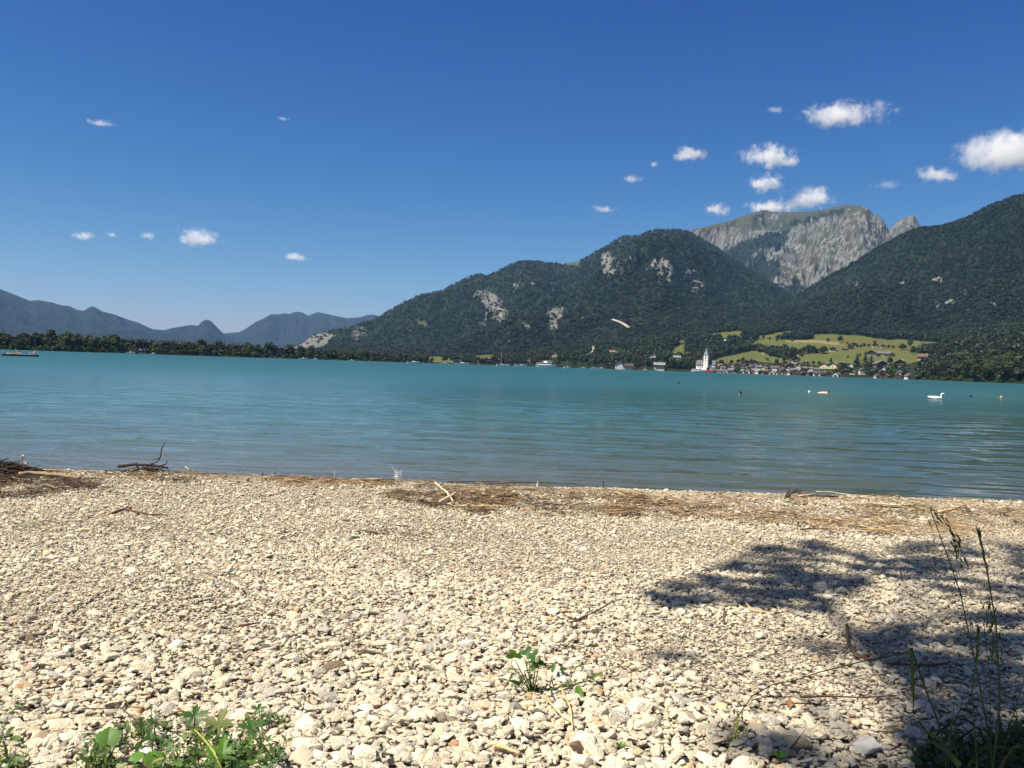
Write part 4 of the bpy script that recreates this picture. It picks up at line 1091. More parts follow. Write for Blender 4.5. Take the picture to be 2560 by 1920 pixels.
# ================================================================== BOATS
M_HULL = mat("white_hull", (.8, .8, .78), .35, .05, 2); M_HULLD = mat("dark_hull", (.03, .028, .03), .5, .2, 2); M_CANV = mat("canvas", (.55, .53, .5), .9, .1, 3); M_BLUE = mat("blue_canvas", (.05, .12, .3), .9, .1, 3)
def boat(px, py, L, label, kind='motor', turn=0., group=None, hull=None):
    p = on_water(px, py)
    e = empty({'sail': 'sailing_boat', 'ferry': 'passenger_boat'}.get(kind, 'motor_boat'), p, -math.atan2(p.x, p.y) + turn)
    tag(e, label, 'boat', group)
    wd, hh = L * .32, L * .12 + .25
    st = [(-.5, .8, 0), (-.25, 1, 0), (.1, 1, .02), (.35, .6, .08), (.5, .03, .2)]
    v, f = [], []
    for a, b, c in st:
        v += [(a * L, -b * wd / 2, hh + c * L * .3), (a * L, -b * wd / 2 * .7, -.15), (a * L, b * wd / 2 * .7, -.15), (a * L, b * wd / 2, hh + c * L * .3)]
    for i in range(len(st) - 1):
        for k in range(4): f.append((i * 4 + k, i * 4 + (k + 1) % 4, i * 4 + 4 + (k + 1) % 4, i * 4 + 4 + k))
    f += [(3, 2, 1, 0), (16, 17, 18, 19)]
    MB().add(v, f).build("hull", hull or M_HULL, e)
    if kind == 'ferry':
        MB().box(-.44 * L, .3 * L, -wd * .4, wd * .4, hh, hh + 2.3).build("cabin", M_HULL, e)
        MB().box(-.42 * L, .28 * L, -wd * .41, -wd * .395, hh + .9, hh + 1.8).build("window_band", M_WIN, e)
        MB().box(-.46 * L, .33 * L, -wd * .45, wd * .45, hh + 2.3, hh + 2.5).build("roof", M_HULL, e)
        MB().box(-.1 * L, .08 * L, -wd * .25, wd * .25, hh + 2.5, hh + 4.2).build("wheelhouse", M_HULL, e)
    elif kind == 'sail':
        MB().tube([(0, 0, hh), (0, 0, hh + L * 1.2)], [.09, .05], 6).build("mast", M_HULL, e)
        MB().tube([(0, 0, hh + .9), (-.42 * L, 0, hh + .9)], [.16, .12], 6).build("furled_sail", M_BLUE, e)
        MB().box(-.05 * L, .25 * L, -wd * .25, wd * .25, hh, hh + .45).build("cabin", M_HULL, e)
    else:
        MB().add([(-.05 * L, -wd * .38, hh), (-.05 * L, wd * .38, hh), (.22 * L, -wd * .3, hh), (.22 * L, wd * .3, hh), (-.02 * L, -wd * .33, hh + .75), (-.02 * L, wd * .33, hh + .75), (.08 * L, -wd * .28, hh + .75), (.08 * L, wd * .28, hh + .75)],
                 [(0, 2, 6, 4), (1, 5, 7, 3), (4, 6, 7, 5), (2, 3, 7, 6), (0, 4, 5, 1)]).build("cabin", M_CANV, e)
        MB().box(-.52 * L, -.46 * L, -.18, .18, .1, hh + .35).build("outboard_motor", M_HULLD, e)
    return e
BT = [(172, 878.6, 6, 'small white boat moored off the left shore, leftmost of the small boats', 'motor', .1), (213, 880.2, 7, 'white boat moored beside the low dark boathouse', 'motor', .3), (256, 881.4, 5, 'tiny white boat right of the low dark boathouse', 'motor', -.3),
      (294, 883, 5, 'pale small boat in front of the brown waterline hut', 'motor', 0), (325, 884, 10, 'bright white boat moored below the long grey roofed house', 'motor', .1), (382, 886, 6, 'white boat right of the long grey roofed house', 'motor', .2),
      (757, 898.5, 9, 'white boat moored midway along the conifer belt', 'motor', .1), (787, 899.6, 7, 'white boat beside the halfway dark boathouse', 'motor', -.1), (878, 902.6, 7, 'small white boat alone before the right part of the conifer belt', 'motor', 0),
      (1033, 909, 10, 'cream motor boat with raised canopy out on the lake', 'motor', .2), (1110, 910.3, 9, 'white boat left of the open meadow boathouse', 'motor', 0), (1155, 912, 14, 'white boat moored in front of the open meadow boathouse', 'motor', .1),
      (1253, 914.6, 12, 'sailing boat with tall mast beside the large timber chalet', 'sail', .2), (1268, 915, 9, 'white boat right of the sailing boat', 'motor', .1), (1302, 916.3, 14, 'long white boat in front of the hamlet', 'motor', 0),
      (1364, 918.6, 22, 'white passenger boat moored at the right end of the hamlet', 'ferry', 0), (1417, 919.8, 8, 'sailing boat off the wooded shore right of the hamlet', 'sail', .4), (1457, 920.6, 9, 'small white boat right of that lone sailing boat', 'motor', .1),
      (1483, 921.6, 9, 'white boat left of the dark round-gabled boathouse, outer one', 'motor', .1), (1502, 922.4, 10, 'white boat left of the dark round-gabled boathouse, inner one', 'motor', .2), (1613, 926, 7, 'sailing boat between the lakeside hotel and the blue house', 'sail', .1),
      (1634, 926, 7, 'white boat before the blue and white lakeside house', 'motor', .3), (1685, 927.6, 6, 'small white boat off the wooded point left of the church', 'motor', .1), (1744, 930.2, 20, 'long white passenger boat at the foot of the church', 'ferry', .05),
      (1836, 933.2, 6, 'white boat under the pale willow', 'motor', .1), (1878, 934.4, 8, 'bright white boat moored at the middle boathouses', 'motor', -.2), (1906, 935.6, 5, 'small white boat right of the middle boathouses', 'motor', 0), (2016, 938.6, 7, 'white boat at the boathouses below the cream house', 'motor', .1),
      (2113, 942, 7, 'bright white boat off the waterfront tree', 'motor', .1), (2173, 944.6, 9, 'pale boat at the bank below the two firs', 'motor', 0), (2240, 947.4, 8, 'pale boat below the yellow chalet', 'motor', .1), (2299, 949.4, 14, 'long low white boat in front of the right-hand wood', 'motor', .02)]
for a, b, c, lb, kd, tn in BT: boat(a, b, c, lb, kd, tn)
# landing stages
def pier(px, L, label):
    p, r = shore_pt(px, -6); e = empty("landing_stage", (p.x, p.y, 0), -math.atan2(p.x, p.y)); tag(e, label, 'pier')
    MB().box(-L / 2, L / 2, -1.2, 1.2, .55, .75).build("deck", BM['brown'], e)
    for k in range(5):
        for sg in (-1, 1): x = (k - 2) * L / 4.6; MB().tube([(x, sg * 1.0, -1.5), (x, sg * 1.0, 1.2)], .14, 6).build("post", BM['wood'], e)
pier(1590, 40, 'wooden landing stage on posts before the reddish brown boathouse')
pier(2212, 34, 'wooden landing stage under the brown gabled house')
pier(1515, 26, 'wooden landing stage before the dark round-gabled boathouse')

# ================================================================== CLOUDS AND AIR
def cloud(i, px, py, wpx, hpx, dens, seed, label):
    az, te = azel(px, py); az, te = float(az), float(te)
    Rr = 23000.; k = Rr / math.cos(az) / FPX * .99
    w, h = wpx * k / 2, hpx * k / 2
    rng = np.random.default_rng(seed)
    m = MB(); bm = bmesh.new()
    bmesh.ops.create_icosphere(bm, subdivisions=3, radius=1)
    for v in bm.verts:
        v.co = Vector((v.co.x * 1.25, v.co.y * 1.1, v.co.z * 1.3))
    me = bpy.data.meshes.new("cloud"); bm.to_mesh(me); bm.free()
    t = NT("cloud_vapour_%d" % i)
    t.t.nodes.remove(t.b)
    tc = t.n("ShaderNodeTexCoord"); pv = tc.outputs['Object']
    ad = t.n("ShaderNodeVectorMath", operation='ADD'); ad.inputs[1].default_value = (seed * 3.7, seed * 1.3, 0); t.l(pv, ad.inputs[0])
    asp = w / h
    mp = t.n("ShaderNodeMapping"); mp.inputs['Scale'].default_value = (asp ** .5, 1, asp ** -.5); t.l(ad.outputs[0], mp.inputs[0])
    n1 = t.noise(mp.outputs[0], 1.15, 3, .5); n2 = t.noise(mp.outputs[0], 3.0, 8, .66, .6)
    sep = t.n("ShaderNodeSeparateXYZ"); t.l(pv, sep.inputs[0])
    ln = t.n("ShaderNodeVectorMath", operation='LENGTH')
    sc_ = t.n("ShaderNodeVectorMath", operation='MULTIPLY'); sc_.inputs[1].default_value = (.95, 1, 1); t.l(pv, sc_.inputs[0]); t.l(sc_.outputs[0], ln.inputs[0])
    zb = t.math('MULTIPLY', t.math('MAXIMUM', t.math('MULTIPLY', sep.outputs['Z'], -1), 0), .55)
    shp = t.math('SUBTRACT', t.math('SUBTRACT', 1.0, ln.outputs['Value']), zb)
    d = t.math('ADD', shp, t.math('ADD', t.math('MULTIPLY', t.math('SUBTRACT', n1, .5), 1.5), t.math('MULTIPLY', t.math('SUBTRACT', n2, .5), 2.6)))
    dd = t.smooth(d, .2, 1.15)
    edge = t.smooth(ln.outputs['Value'], 1.1, .85)
    dn = t.math('MULTIPLY', t.math('MULTIPLY', dd, edge), dens * .5 / (w * .9))
    vs = t.n("ShaderNodeVolumePrincipled"); vs.inputs['Color'].default_value = (1, 1, 1, 1); vs.inputs['Anisotropy'].default_value = .2
    t.l(dn, vs.inputs['Density']); t.l(vs.outputs[0], t.out.inputs['Volume'])
    me.materials.append(t.m)
    o = bpy.data.objects.new("cloud", me); COL.objects.link(o)
    o.location = (Rr * math.tan(az), Rr, Rr / math.cos(az) * te + EYE)
    o.rotation_euler = (0, 0.03, -az); o.scale = (w, w * .7, h)
    tag(o, label, 'cloud')
CL = [(2122, 290, 225, 84, 11, 'broad white puffy cloud high above the rocky mountain'), (2512, 393, 225, 135, 12, 'largest bright white cloud at the right edge of the sky'), (2342, 440, 110, 62, 7, 'ragged cloud just left of the largest cloud'),
      (1925, 396, 165, 82, 11, 'arched ragged white cloud over the left of the rocky summit'), (1724, 391, 92, 58, 8, 'small rounded white cloud left of the arched cloud'), (1917, 461, 100, 72, 12, 'rounded white cloud below the arched one'),
      (1922, 520, 130, 52, 12, 'white cloud peeping out behind the summit inn'), (2022, 503, 160, 78, 9, 'wispy white cloud touching the rocky summit ridge'), (1793, 527, 80, 46, 7, 'small slanting cloud at the left of the rocky summit'),
      (1580, 449, 58, 32, 4, 'small thin cloud left in the row above the long mountain'), (1512, 524, 78, 28, 3.5, 'thin flat wisp just above the long mountain'), (1634, 412, 28, 22, 2.5, 'tiny faint puff between the small clouds'),
      (495, 600, 112, 64, 11, 'largest white cloud over the left range'), (738, 645, 66, 30, 7, 'small slanting white cloud low over the hazy range'), (209, 592, 58, 30, 6, 'small white cloud low at the far left'),
      (252, 309, 66, 22, 4.5, 'thin flat cloud high at the upper left'), (370, 593, 36, 34, 4, 'small upright wisp left of the largest left cloud'), (280, 588, 30, 18, 2.6, 'tiny wisp between two small clouds at the left'), (708, 298, 34, 16, 2.2, 'tiny faint wisp high in the left half of the sky'),
      (1938, 276, 54, 28, 2.2, 'faint wisp left of the broad high cloud'), (2215, 465, 90, 30, 1.6, 'very faint thin cloud between the summit and the ragged cloud')]
for i, (a, b, c, d, e_, lb) in enumerate(CL): cloud(i, a, b, c, d, e_, 3 + i * 5, lb)

t = NT("haze_air"); t.t.nodes.remove(t.b)
vs = t.n("ShaderNodeVolumePrincipled"); vs.inputs['Color'].default_value = (.30, .56, 1, 1); vs.inputs['Density'].default_value = 2.2e-5; vs.inputs['Anisotropy'].default_value = 0
t.l(vs.outputs[0], t.out.inputs['Volume'])
hz = MB().box(-15000, 15000, -1500, 21000, -90, 1650).build("haze", t.m); tag(hz, kind='stuff')
# ================================================================== SWIMMERS, SWAN, RAFT
def skinned(name, joints, edges, radii, m, parent, sub=2, root=0):
    me = bpy.data.meshes.new(name); me.from_pydata([tuple(j) for j in joints], edges, [])
    o = bpy.data.objects.new(name, me); COL.objects.link(o)
    o.modifiers.new("skin", 'SKIN')
    for i, r_ in enumerate(radii):
        me.skin_vertices[0].data[i].radius = (r_, r_) if not isinstance(r_, tuple) else r_
        me.skin_vertices[0].data[i].use_root = (i == root)
    md = o.modifiers.new("sub", 'SUBSURF'); md.levels = sub; md.render_levels = sub
    dg = bpy.context.evaluated_depsgraph_get(); ev = o.evaluated_get(dg)
    nm = bpy.data.meshes.new_from_object(ev); nm.name = name
    o.modifiers.clear(); o.data = nm; nm.materials.clear(); nm.materials.append(m)
    nm.polygons.foreach_set('use_smooth', [True] * len(nm.polygons))
    if parent: o.parent = parent
    return o
SK1 = mat("skin", (.55, .30, .21), .55, .08, 4); SK2 = mat("pale_skin", (.66, .40, .30), .55, .08, 4); SK3 = mat("tanned_skin", (.40, .20, .13), .55, .08, 4)
HAIRD = mat("dark_hair", (.025, .018, .014), .6, .3, 30); HAIRB = mat("brown_hair", (.10, .055, .03), .6, .3, 30); SWIMW = mat("dark_swimwear", (.03, .035, .06), .7, .2, 10); SWIML = mat("light_swimwear", (.5, .55, .6), .7, .2, 10)

def head_parts(parent, c, sc, hair, facing=0., cap=None):
    """hair over the skull and a face; the skull itself belongs to the body mesh"""
    c = Vector(c); bm = bmesh.new()
    bmesh.ops.create_uvsphere(bm, u_segments=16, v_segments=12, radius=.112 * sc)
    Rz = Matrix.Rotation(facing, 3, 'Z')
    for v in list(bm.verts):
        if v.co.z < -.03 * sc and v.co.y < .02 * sc or (v.co.y < -.055 * sc and v.co.z < .05 * sc): v.co *= .8
        v.co = Rz @ Vector((v.co.x * .86, v.co.y, v.co.z * 1.05)) + c + Vector((0, 0, .018 * sc))
    me = bpy.data.meshes.new("hair"); bm.to_mesh(me); bm.free(); me.materials.append(hair)
    me.polygons.foreach_set('use_smooth', [True] * len(me.polygons))
    o = bpy.data.objects.new("hair", me); COL.objects.link(o); o.parent = parent
    for sx in (-1, 1):
        q = Rz @ Vector((sx * .033 * sc, -.097 * sc, .0)) + c
        MB().lathe([(.002, -.008 * sc), (.011 * sc, 0), (.002, .008 * sc)], 8, q).build("eye", HAIRD, parent)
    q = Rz @ Vector((0, -.097 * sc, -.052 * sc)) + c
    MB().box(q.x - .022 * sc, q.x + .022 * sc, q.y - .008, q.y + .006, q.z - .005, q.z + .005).build("mouth", mat("lips", (.35, .1, .09), .5), parent)

def swimmer(px, py, label, skin, hair, sc=1., facing=0., pose='head', z=0.1):
    p = on_water(px, py)
    e = empty("person", (p.x, p.y, 0), 0); tag(e, label, 'person')
    f = Matrix.Rotation(facing, 3, 'Z')
    if pose == 'head':      # neck-deep, arms sculling just under the surface
        J = [(0, 0, -.55), (0, 0, -.2), (0, 0, -.08), (0, -.01, .03), (0, 0, .12), (0, -.005, .19), (-.2, 0, -.14), (-.42, -.18, -.12), (-.5, -.42, -.06), (.2, 0, -.14), (.42, -.18, -.12), (.5, -.42, -.06), (0, -.115, .105)]
        Rr_ = [(.17, .11), (.18, .11), (.09, .07), .055, (.082, .098), .07, .06, .042, .03, .06, .042, .03, .014]
        E = [(0, 1), (1, 2), (2, 3), (3, 4), (4, 5), (1, 6), (6, 7), (7, 8), (1, 9), (9, 10), (10, 11), (4, 12)]
        hc = (0, 0, .14)
    elif pose == 'breast':  # lying forward in the water, back and shoulders showing
        J = [(.75, 0, -.18), (.35, 0, -.05), (0, 0, .02), (-.14, 0, .06), (-.26, 0, .14), (-.30, 0, .20), (-.05, -.22, 0), (-.35, -.36, -.06), (-.62, -.2, -.05), (-.05, .22, 0), (-.35, .36, -.06), (-.62, .2, -.05), (1.2, -.1, -.3), (1.2, .1, -.3)]
        Rr_ = [.13, .15, .15, .06, (.085, .095), .07, .06, .04, .03, .06, .04, .03, .06, .06]
        E = [(0, 1), (1, 2), (2, 3), (3, 4), (4, 5), (2, 6), (6, 7), (7, 8), (2, 9), (9, 10), (10, 11), (0, 12), (0, 13)]
        hc = (-.27, 0, .16)
    J = [tuple((f @ Vector(j)) * sc) for j in J]; Rr_ = [r_ * sc if not isinstance(r_, tuple) else (r_[0] * sc, r_[1] * sc) for r_ in Rr_]
    b = skinned("body", J, E, Rr_, skin, e)
    hp = (f @ Vector(hc)) * sc
    head_parts(e, hp, sc, hair, facing - (math.pi / 2 if pose == 'breast' else 0))
    return e
swimmer(1696, 961, 'swimmer farthest out, dark top and raised pale arm, below the church', SK2, HAIRB, 1.5, 2.6)
swimmer(1850, 988, 'swimmer with dark hair and bare shoulder left of the swan', SK1, HAIRD, 1.15, -.9)
swimmer(2062, 983, 'swimmer lying forward in the water with pale back showing', SK2, HAIRB, 1.15, 2.9, 'breast')
swimmer(2427, 995, 'swimmer with dark wet hair just right of the swan', SK3, HAIRD, 1.15, 2.2)
swimmer(2503, 998, 'swimmer with reddish bald-looking head at the right of the dark-haired one', SK1, SK1, 1.15, .6)
p = on_water(2023, 981); e = empty("buoy", (p.x, p.y, 0)); tag(e, "tiny white marker float left of the pale swimmer", "buoy")
MB().lathe([(.01, -.1), (.09, -.05), (.11, .05), (.07, .14), (.02, .17)], 12).build("float", M_HULL, e, True); MB().tube([(0, 0, .16), (0, 0, .24)], .012, 6).build("handle", M_HULLD, e)

# swan
p = on_water(2338, 998)
sw = empty("swan", (p.x, p.y, 0), R(-4)); tag(sw, "white swan with curved neck swimming to the right", "swan")
WHF = mat("white_feathers", (.82, .82, .80), .8, .05, 12); BEAK = mat("orange_beak", (.55, .16, .03), .5, .1, 20)
bm = bmesh.new(); bmesh.ops.create_uvsphere(bm, u_segments=20, v_segments=12, radius=1)
for v in bm.verts:
    x, y, z = v.co
    tail = max(0, -x)
    v.co = Vector((x * .52 - .0 - tail ** 2 * .14, y * .20 * (1 - .55 * tail ** 2), z * (.17 if z > 0 else .12) * (1 - .6 * tail ** 2) + .07 + tail ** 2 * .12 + max(0, x) ** 2 * .03))
me = bpy.data.meshes.new("body"); bm.to_mesh(me); bm.free(); me.materials.append(WHF); me.polygons.foreach_set('use_smooth', [True] * len(me.polygons))
bo = bpy.data.objects.new("body", me); COL.objects.link(bo); bo.parent = sw
nk = []
for q in [(.40, 0, .04), (.50, 0, .13), (.47, 0, .26), (.46, 0, .38), (.52, 0, .49), (.62, 0, .51), (.69, 0, .46), (.74, 0, .42)]: nk.append(q)
MB().tube(nk, [.09, .07, .048, .04, .038, .045, .05, .03], 10).build("neck", WHF, sw, True)
MB().tube([(.73, 0, .43), (.80, 0, .39), (.86, 0, .36)], [.026, .018, .006], 8).build("beak", BEAK, sw, True)
MB().tube([(.70, -.045, .475), (.70, .045, .475)], .01, 6).build("eye", HAIRD, sw)
for sg in (-1, 1):
    MB().add([(.32, sg * .17, .16), (.05, sg * .21, .12), (-.3, sg * .16, .14), (-.62, sg * .03, .24), (-.3, sg * .08, .27), (.1, sg * .11, .26)], [(0, 1, 2, 3, 4, 5) if sg > 0 else (5, 4, 3, 2, 1, 0)]).build("wing", WHF, sw)

# flat boat with bathers at the left
Y0 = on_water(50, 890.5); sr = math.hypot(Y0.x, Y0.y) / FPX
rz = -math.atan2(Y0.x, Y0.y) - R(4)
bt = empty("rowing_boat", (Y0.x, Y0.y, 0), rz); tag(bt, "dark flat boat with a white tip carrying sunbathers at the far left", "boat")
Lb = 72 * sr
st = [(-.5, .25, .16), (-.36, .8, .02), (0, 1, 0), (.36, .9, .02), (.5, .45, .1)]
v, f = [], []
for a, b, c in st: v += [(a * Lb, -b * .7, .3 + c), (a * Lb, -b * .55, -.12 + c), (a * Lb, b * .55, -.12 + c), (a * Lb, b * .7, .3 + c)]
for i in range(4):
    for k in range(3): f.append((i * 4 + k, i * 4 + k + 1, i * 4 + 5 + k, i * 4 + 4 + k))
    f.append((i * 4 + 3, i * 4, i * 4 + 4, i * 4 + 7))
MB().add(v, f + [(3, 2, 1, 0), (16, 17, 18, 19)]).build("hull", M_HULLD, bt)
MB().box(-.58 * Lb, -.47 * Lb, -.28, .28, .2, .46).build("bow_tip", M_HULL, bt)
for k in (-.2, .2): MB().box(k * Lb - .15, k * Lb + .15, -.66, .66, .3, .36).build("bench", BM['brown'], bt)
def local(x, z, y=0): return Matrix.Rotation(rz, 3, 'Z') @ Vector((x, y, z)) + Vector((Y0.x, Y0.y, 0))
def person_on(x, label, skin, hair, pose):
    b = local(x, .36); e = empty("person", b, rz); tag(e, label, 'person')
    if pose == 'raise':      # sitting, one arm straight up
        J = [(0, 0, .12), (0, 0, .35), (-.02, 0, .56), (-.02, 0, .66), (-.03, 0, .76), (-.04, 0, .86), (-.16, -.02, .58), (-.25, -.03, .82), (-.31, -.03, 1.08), (-.33, -.03, 1.17), (.17, 0, .56), (.24, -.08, .34), (.2, -.1, .12),
             (.12, -.1, .1), (.5, -.14, .26), (.86, -.14, .06), (.98, -.14, .08), (.12, .1, .1), (.5, .12, .2), (.9, .12, .05), (1.0, .12, .08)]
        Rr_ = [.15, .14, .15, .055, .085, .07, .06, .045, .035, .045, .06, .042, .03, .09, .07, .045, .04, .09, .07, .045, .04]
        E = [(0, 1), (1, 2), (2, 3), (3, 4), (4, 5), (2, 6), (6, 7), (7, 8), (8, 9), (2, 10), (10, 11), (11, 12), (0, 13), (13, 14), (14, 15), (15, 16), (0, 17), (17, 18), (18, 19), (19, 20)]
        hc = (-.03, 0, .8)
    elif pose == 'lie':
        J = [(0, 0, .12), (-.25, 0, .13), (-.5, 0, .14), (-.62, 0, .15), (-.76, 0, .18), (-.84, 0, .2), (-.48, -.18, .12), (-.2, -.3, .08), (.05, -.3, .06), (-.48, .18, .12), (-.2, .3, .08), (.05, .3, .06), (.1, -.1, .1), (.5, -.12, .22), (.9, -.1, .06), (1.0, -.1, .1), (.1, .1, .1), (.5, .12, .1), (.9, .1, .06), (1.0, .1, .1)]
        Rr_ = [.14, .13, .15, .055, .085, .07, .06, .042, .03, .06, .042, .03, .09, .07, .045, .04, .09, .07, .045, .04]
        E = [(0, 1), (1, 2), (2, 3), (3, 4), (4, 5), (2, 6), (6, 7), (7, 8), (2, 9), (9, 10), (10, 11), (0, 12), (12, 13), (13, 14), (14, 15), (0, 16), (16, 17), (17, 18), (18, 19)]
        hc = (-.79, 0, .2)
    else:                    # sitting, leaning back on the arms, knees up towards the left
        J = [(0, 0, .12), (.08, 0, .33), (.14, 0, .55), (.13, 0, .65), (.10, 0, .76), (.09, 0, .85), (.16, -.18, .53), (.36, -.22, .3), (.42, -.22, .05), (.16, .18, .53), (.36, .22, .3), (.42, .22, .05), (-.1, -.1, .1), (-.42, -.12, .42), (-.62, -.12, .05), (-.75, -.12, .05), (-.1, .1, .1), (-.42, .12, .38), (-.66, .12, .05), (-.78, .12, .05)]
        Rr_ = [.15, .14, .15, .055, .085, .07, .06, .045, .032, .06, .045, .032, .09, .07, .045, .04, .09, .07, .045, .04]
        E = [(0, 1), (1, 2), (2, 3), (3, 4), (4, 5), (2, 6), (6, 7), (7, 8), (2, 9), (9, 10), (10, 11), (0, 12), (12, 13), (13, 14), (14, 15), (0, 16), (16, 17), (17, 18), (18, 19)]
        hc = (.10, 0, .8)
    J = [tuple(Vector(j) * 1.18) for j in J]; Rr_ = [r_ * 1.15 for r_ in Rr_]
    skinned("body", J, E, Rr_, skin, e)
    head_parts(e, Vector(hc) * 1.18, 1.15, hair, .6)
    MB().tube([(Vector(J[0]) + Vector((-.02, 0, -.02))), Vector(J[0]) + Vector((.05 if pose != 'sit' else -.04, 0, .1))], [.19, .17], 12).build("swimwear", SWIMW if pose != 'sit' else SWIML, e)
person_on(-5 * sr, 'person sitting in the dark boat with one arm stretched up', SK2, HAIRB, 'raise')
person_on(-18 * sr, 'person lying at the left end of the dark boat', SK1, HAIRB, 'lie')
person_on(26 * sr, 'person with dark hair sitting at the right end of the dark boat leaning back', SK2, HAIRD, 'sit')

# ================================================================== GRAVEL
def stone_proto(k, seed):
    rng = np.random.default_rng(seed); bm = bmesh.new()
    flat = rng.uniform(.42, .75); elong = rng.uniform(.62, .95)
    d = rng.normal(size=(rng.integers(10, 17), 3)); d /= np.linalg.norm(d, axis=1)[:, None]
    d *= rng.uniform(.86, 1.08, len(d))[:, None]
    for q in d: bm.verts.new((q[0], q[1] * elong, q[2] * flat))
    bmesh.ops.convex_hull(bm, input=bm.verts)
    for v in [v for v in bm.verts if not v.link_faces]: bm.verts.remove(v)
    bmesh.ops.dissolve_limit(bm, angle_limit=R(16), verts=bm.verts, edges=bm.edges)
    bmesh.ops.bevel(bm, geom=list(bm.edges), offset=.06, segments=2, affect='EDGES', profile=.6)
    bmesh.ops.triangulate(bm, faces=[f for f in bm.faces if len(f.verts) > 4])
    me = bpy.data.meshes.new("stone_kind_%02d" % k); bm.to_mesh(me); bm.free()
    me.polygons.foreach_set('use_smooth', [True] * len(me.polygons))
    me.materials.append(M_STONE)
    return bpy.data.objects.new("stone_kind_%02d" % k, me)
t = NT("limestone_gravel")
tn = t.attr('tone', 'INSTANCER')
c = t.ramp(tn, [(0, (.15, .10, .07)), (.012, (.28, .23, .17)), (.035, (.36, .34, .31)), (.09, (.50, .47, .42)), (.22, (.59, .51, .385)), (.5, (.68, .60, .45)), (.72, (.72, .65, .50)), (.88, (.76, .70, .57)), (.93, (.70, .60, .43)), (.975, (.62, .48, .29)), (.993, (.46, .26, .15)), (1, (.82, .81, .78))])
oc = t.coord('Object'); oi = t.n("ShaderNodeObjectInfo")
ad = t.n("ShaderNodeVectorMath", operation='ADD'); t.l(oc, ad.inputs[0])
cb = t.n("ShaderNodeCombineXYZ"); t.l(t.math('MULTIPLY', tn, 37), cb.inputs[0]); t.l(cb.outputs[0], ad.inputs[1])
ns = t.noise(ad.outputs[0], 1.7, 5, .6)
c2 = t.mix(t.smooth(ns, .4, .85), c, t.mix(.35, c, (.36, .30, .22)))
t.base(c2); t.rough(.82); t.spec(.22)
t.normal(t.bump(t.noise(ad.outputs[0], 6, 4, .6), .05, .6))
M_STONE = t.m
ST = [stone_proto(i, 400 + i) for i in range(26)]
gs = np.random.default_rng(77)
def stones(n, y0, y1, mu, sg, lift, seed, thin=None):
    rng = np.random.default_rng(seed)
    # equal density over the strip of beach the lens covers, plus a margin each side
    y = y0 + (y1 - y0) * rng.random(n * 2); wx_ = .60 * y + 1.6
    kp = rng.random(n * 2) < wx_ / (.60 * y1 + 1.6); y = y[kp][:n]; wx_ = wx_[kp][:n]
    x = (rng.random(len(y)) * 2 - 1) * wx_
    r_ = np.exp(rng.normal(math.log(mu), sg, len(y)))
    fine = fbm(x * .55, y * .9, 88, 3)
    r_ *= np.clip(1.25 - 1.1 * np.clip((fine - .42) * 3, 0, 1) * .45, .6, 1.3) * np.clip(1.24 - (y - 2.8) * .085, .74, 1.24)
    z = beach_z(x, y) + lift + rng.normal(0, .004, len(y)) + r_ * .12
    ok = y < 12.15
    return x[ok], y[ok], z[ok], r_[ok]
parts = [stones(88000, 1.9, 12.2, .0158, .33, 0, 1), stones(135000, 1.9, 12.2, .0098, .28, .006, 2), stones(3600, 1.9, 12.2, .030, .25, .003, 3)]
x = np.concatenate([p_[0] for p_ in parts]); y = np.concatenate([p_[1] for p_ in parts]); z = np.concatenate([p_[2] for p_ in parts]); r_ = np.concatenate([p_[3] for p_ in parts])
n = len(x)
sc = np.stack([r_ * gs.uniform(.85, 1.3, n), r_ * gs.uniform(.8, 1.15, n), r_ * gs.uniform(.65, 1.0, n)], 1)
ro = np.stack([gs.normal(0, .26, n), gs.normal(0, .26, n), gs.uniform(0, 6.28, n)], 1)
tag(scatter("gravel", np.stack([x, y, z], 1), sc, ro, gs.integers(0, len(ST), n), gs.random(n), ST), "pale cream limestone gravel covering the beach", "gravel", kind='stuff')

# a few stones that stand out
def big_stone(px, py, rad, col, label, flat=1., seed=0, scl=(1, 1, 1)):
    m_ = mat("stone", col, .85, .22, 18, .2, .004)
    me = ST[seed % 26].data.copy(); me.materials.clear(); me.materials.append(m_)
    o = bpy.data.objects.new("stone", me); COL.objects.link(o)
    p = on_beach(px, py); o.location = p + Vector((0, 0, rad * .25)); o.scale = (rad * scl[0], rad * scl[1], rad * flat * scl[2]); o.rotation_euler = (.2, -.1, seed * 1.3)
    tag(o, label, 'stone')
big_stone(1992, 1868, .068, (.50, .39, .23), 'large rounded ochre stone in the shade at the lower right', 1.1, 3)
big_stone(1440, 1882, .045, (.16, .11, .075), 'dark brown stone at the bottom middle of the beach', 1.2, 5)
big_stone(385, 1662, .052, (.60, .47, .34), 'large pale orange stone left of centre on the gravel', 1., 7)
big_stone(905, 1795, .05, (.60, .54, .44), 'large cream stone right of the leafy patch', 1., 9)
big_stone(666, 1622, .035, (.12, .10, .09), 'small near-black stone on pale gravel at the left', 1., 11)
big_stone(1800, 1772, .04, (.55, .42, .25), 'yellowish stone left of the curled orange leaf', 1., 4)
big_stone(2295, 1432, .05, (.55, .53, .5), 'pale rounded stone in the dappled shade', 1., 13)
big_stone(1290, 1780, .04, (.27, .26, .25), 'grey stone below the leafy seedling', 1.2, 15, (.7, 1.2, 1))
big_stone(1215, 1775, .045, (.56, .42, .30), 'tan stone left of the leafy seedling', 1., 17)
big_stone(2170, 1880, .06, (.66, .63, .58), 'whitish stone at the bottom right', .9, 19)
big_stone(755, 1900, .065, (.55, .47, .36), 'big beige stone at the bottom edge right of the leafy patch', 1., 21)
big_stone(100, 1850, .05, (.55, .44, .30), 'tan stone near the lower left corner', 1., 23)

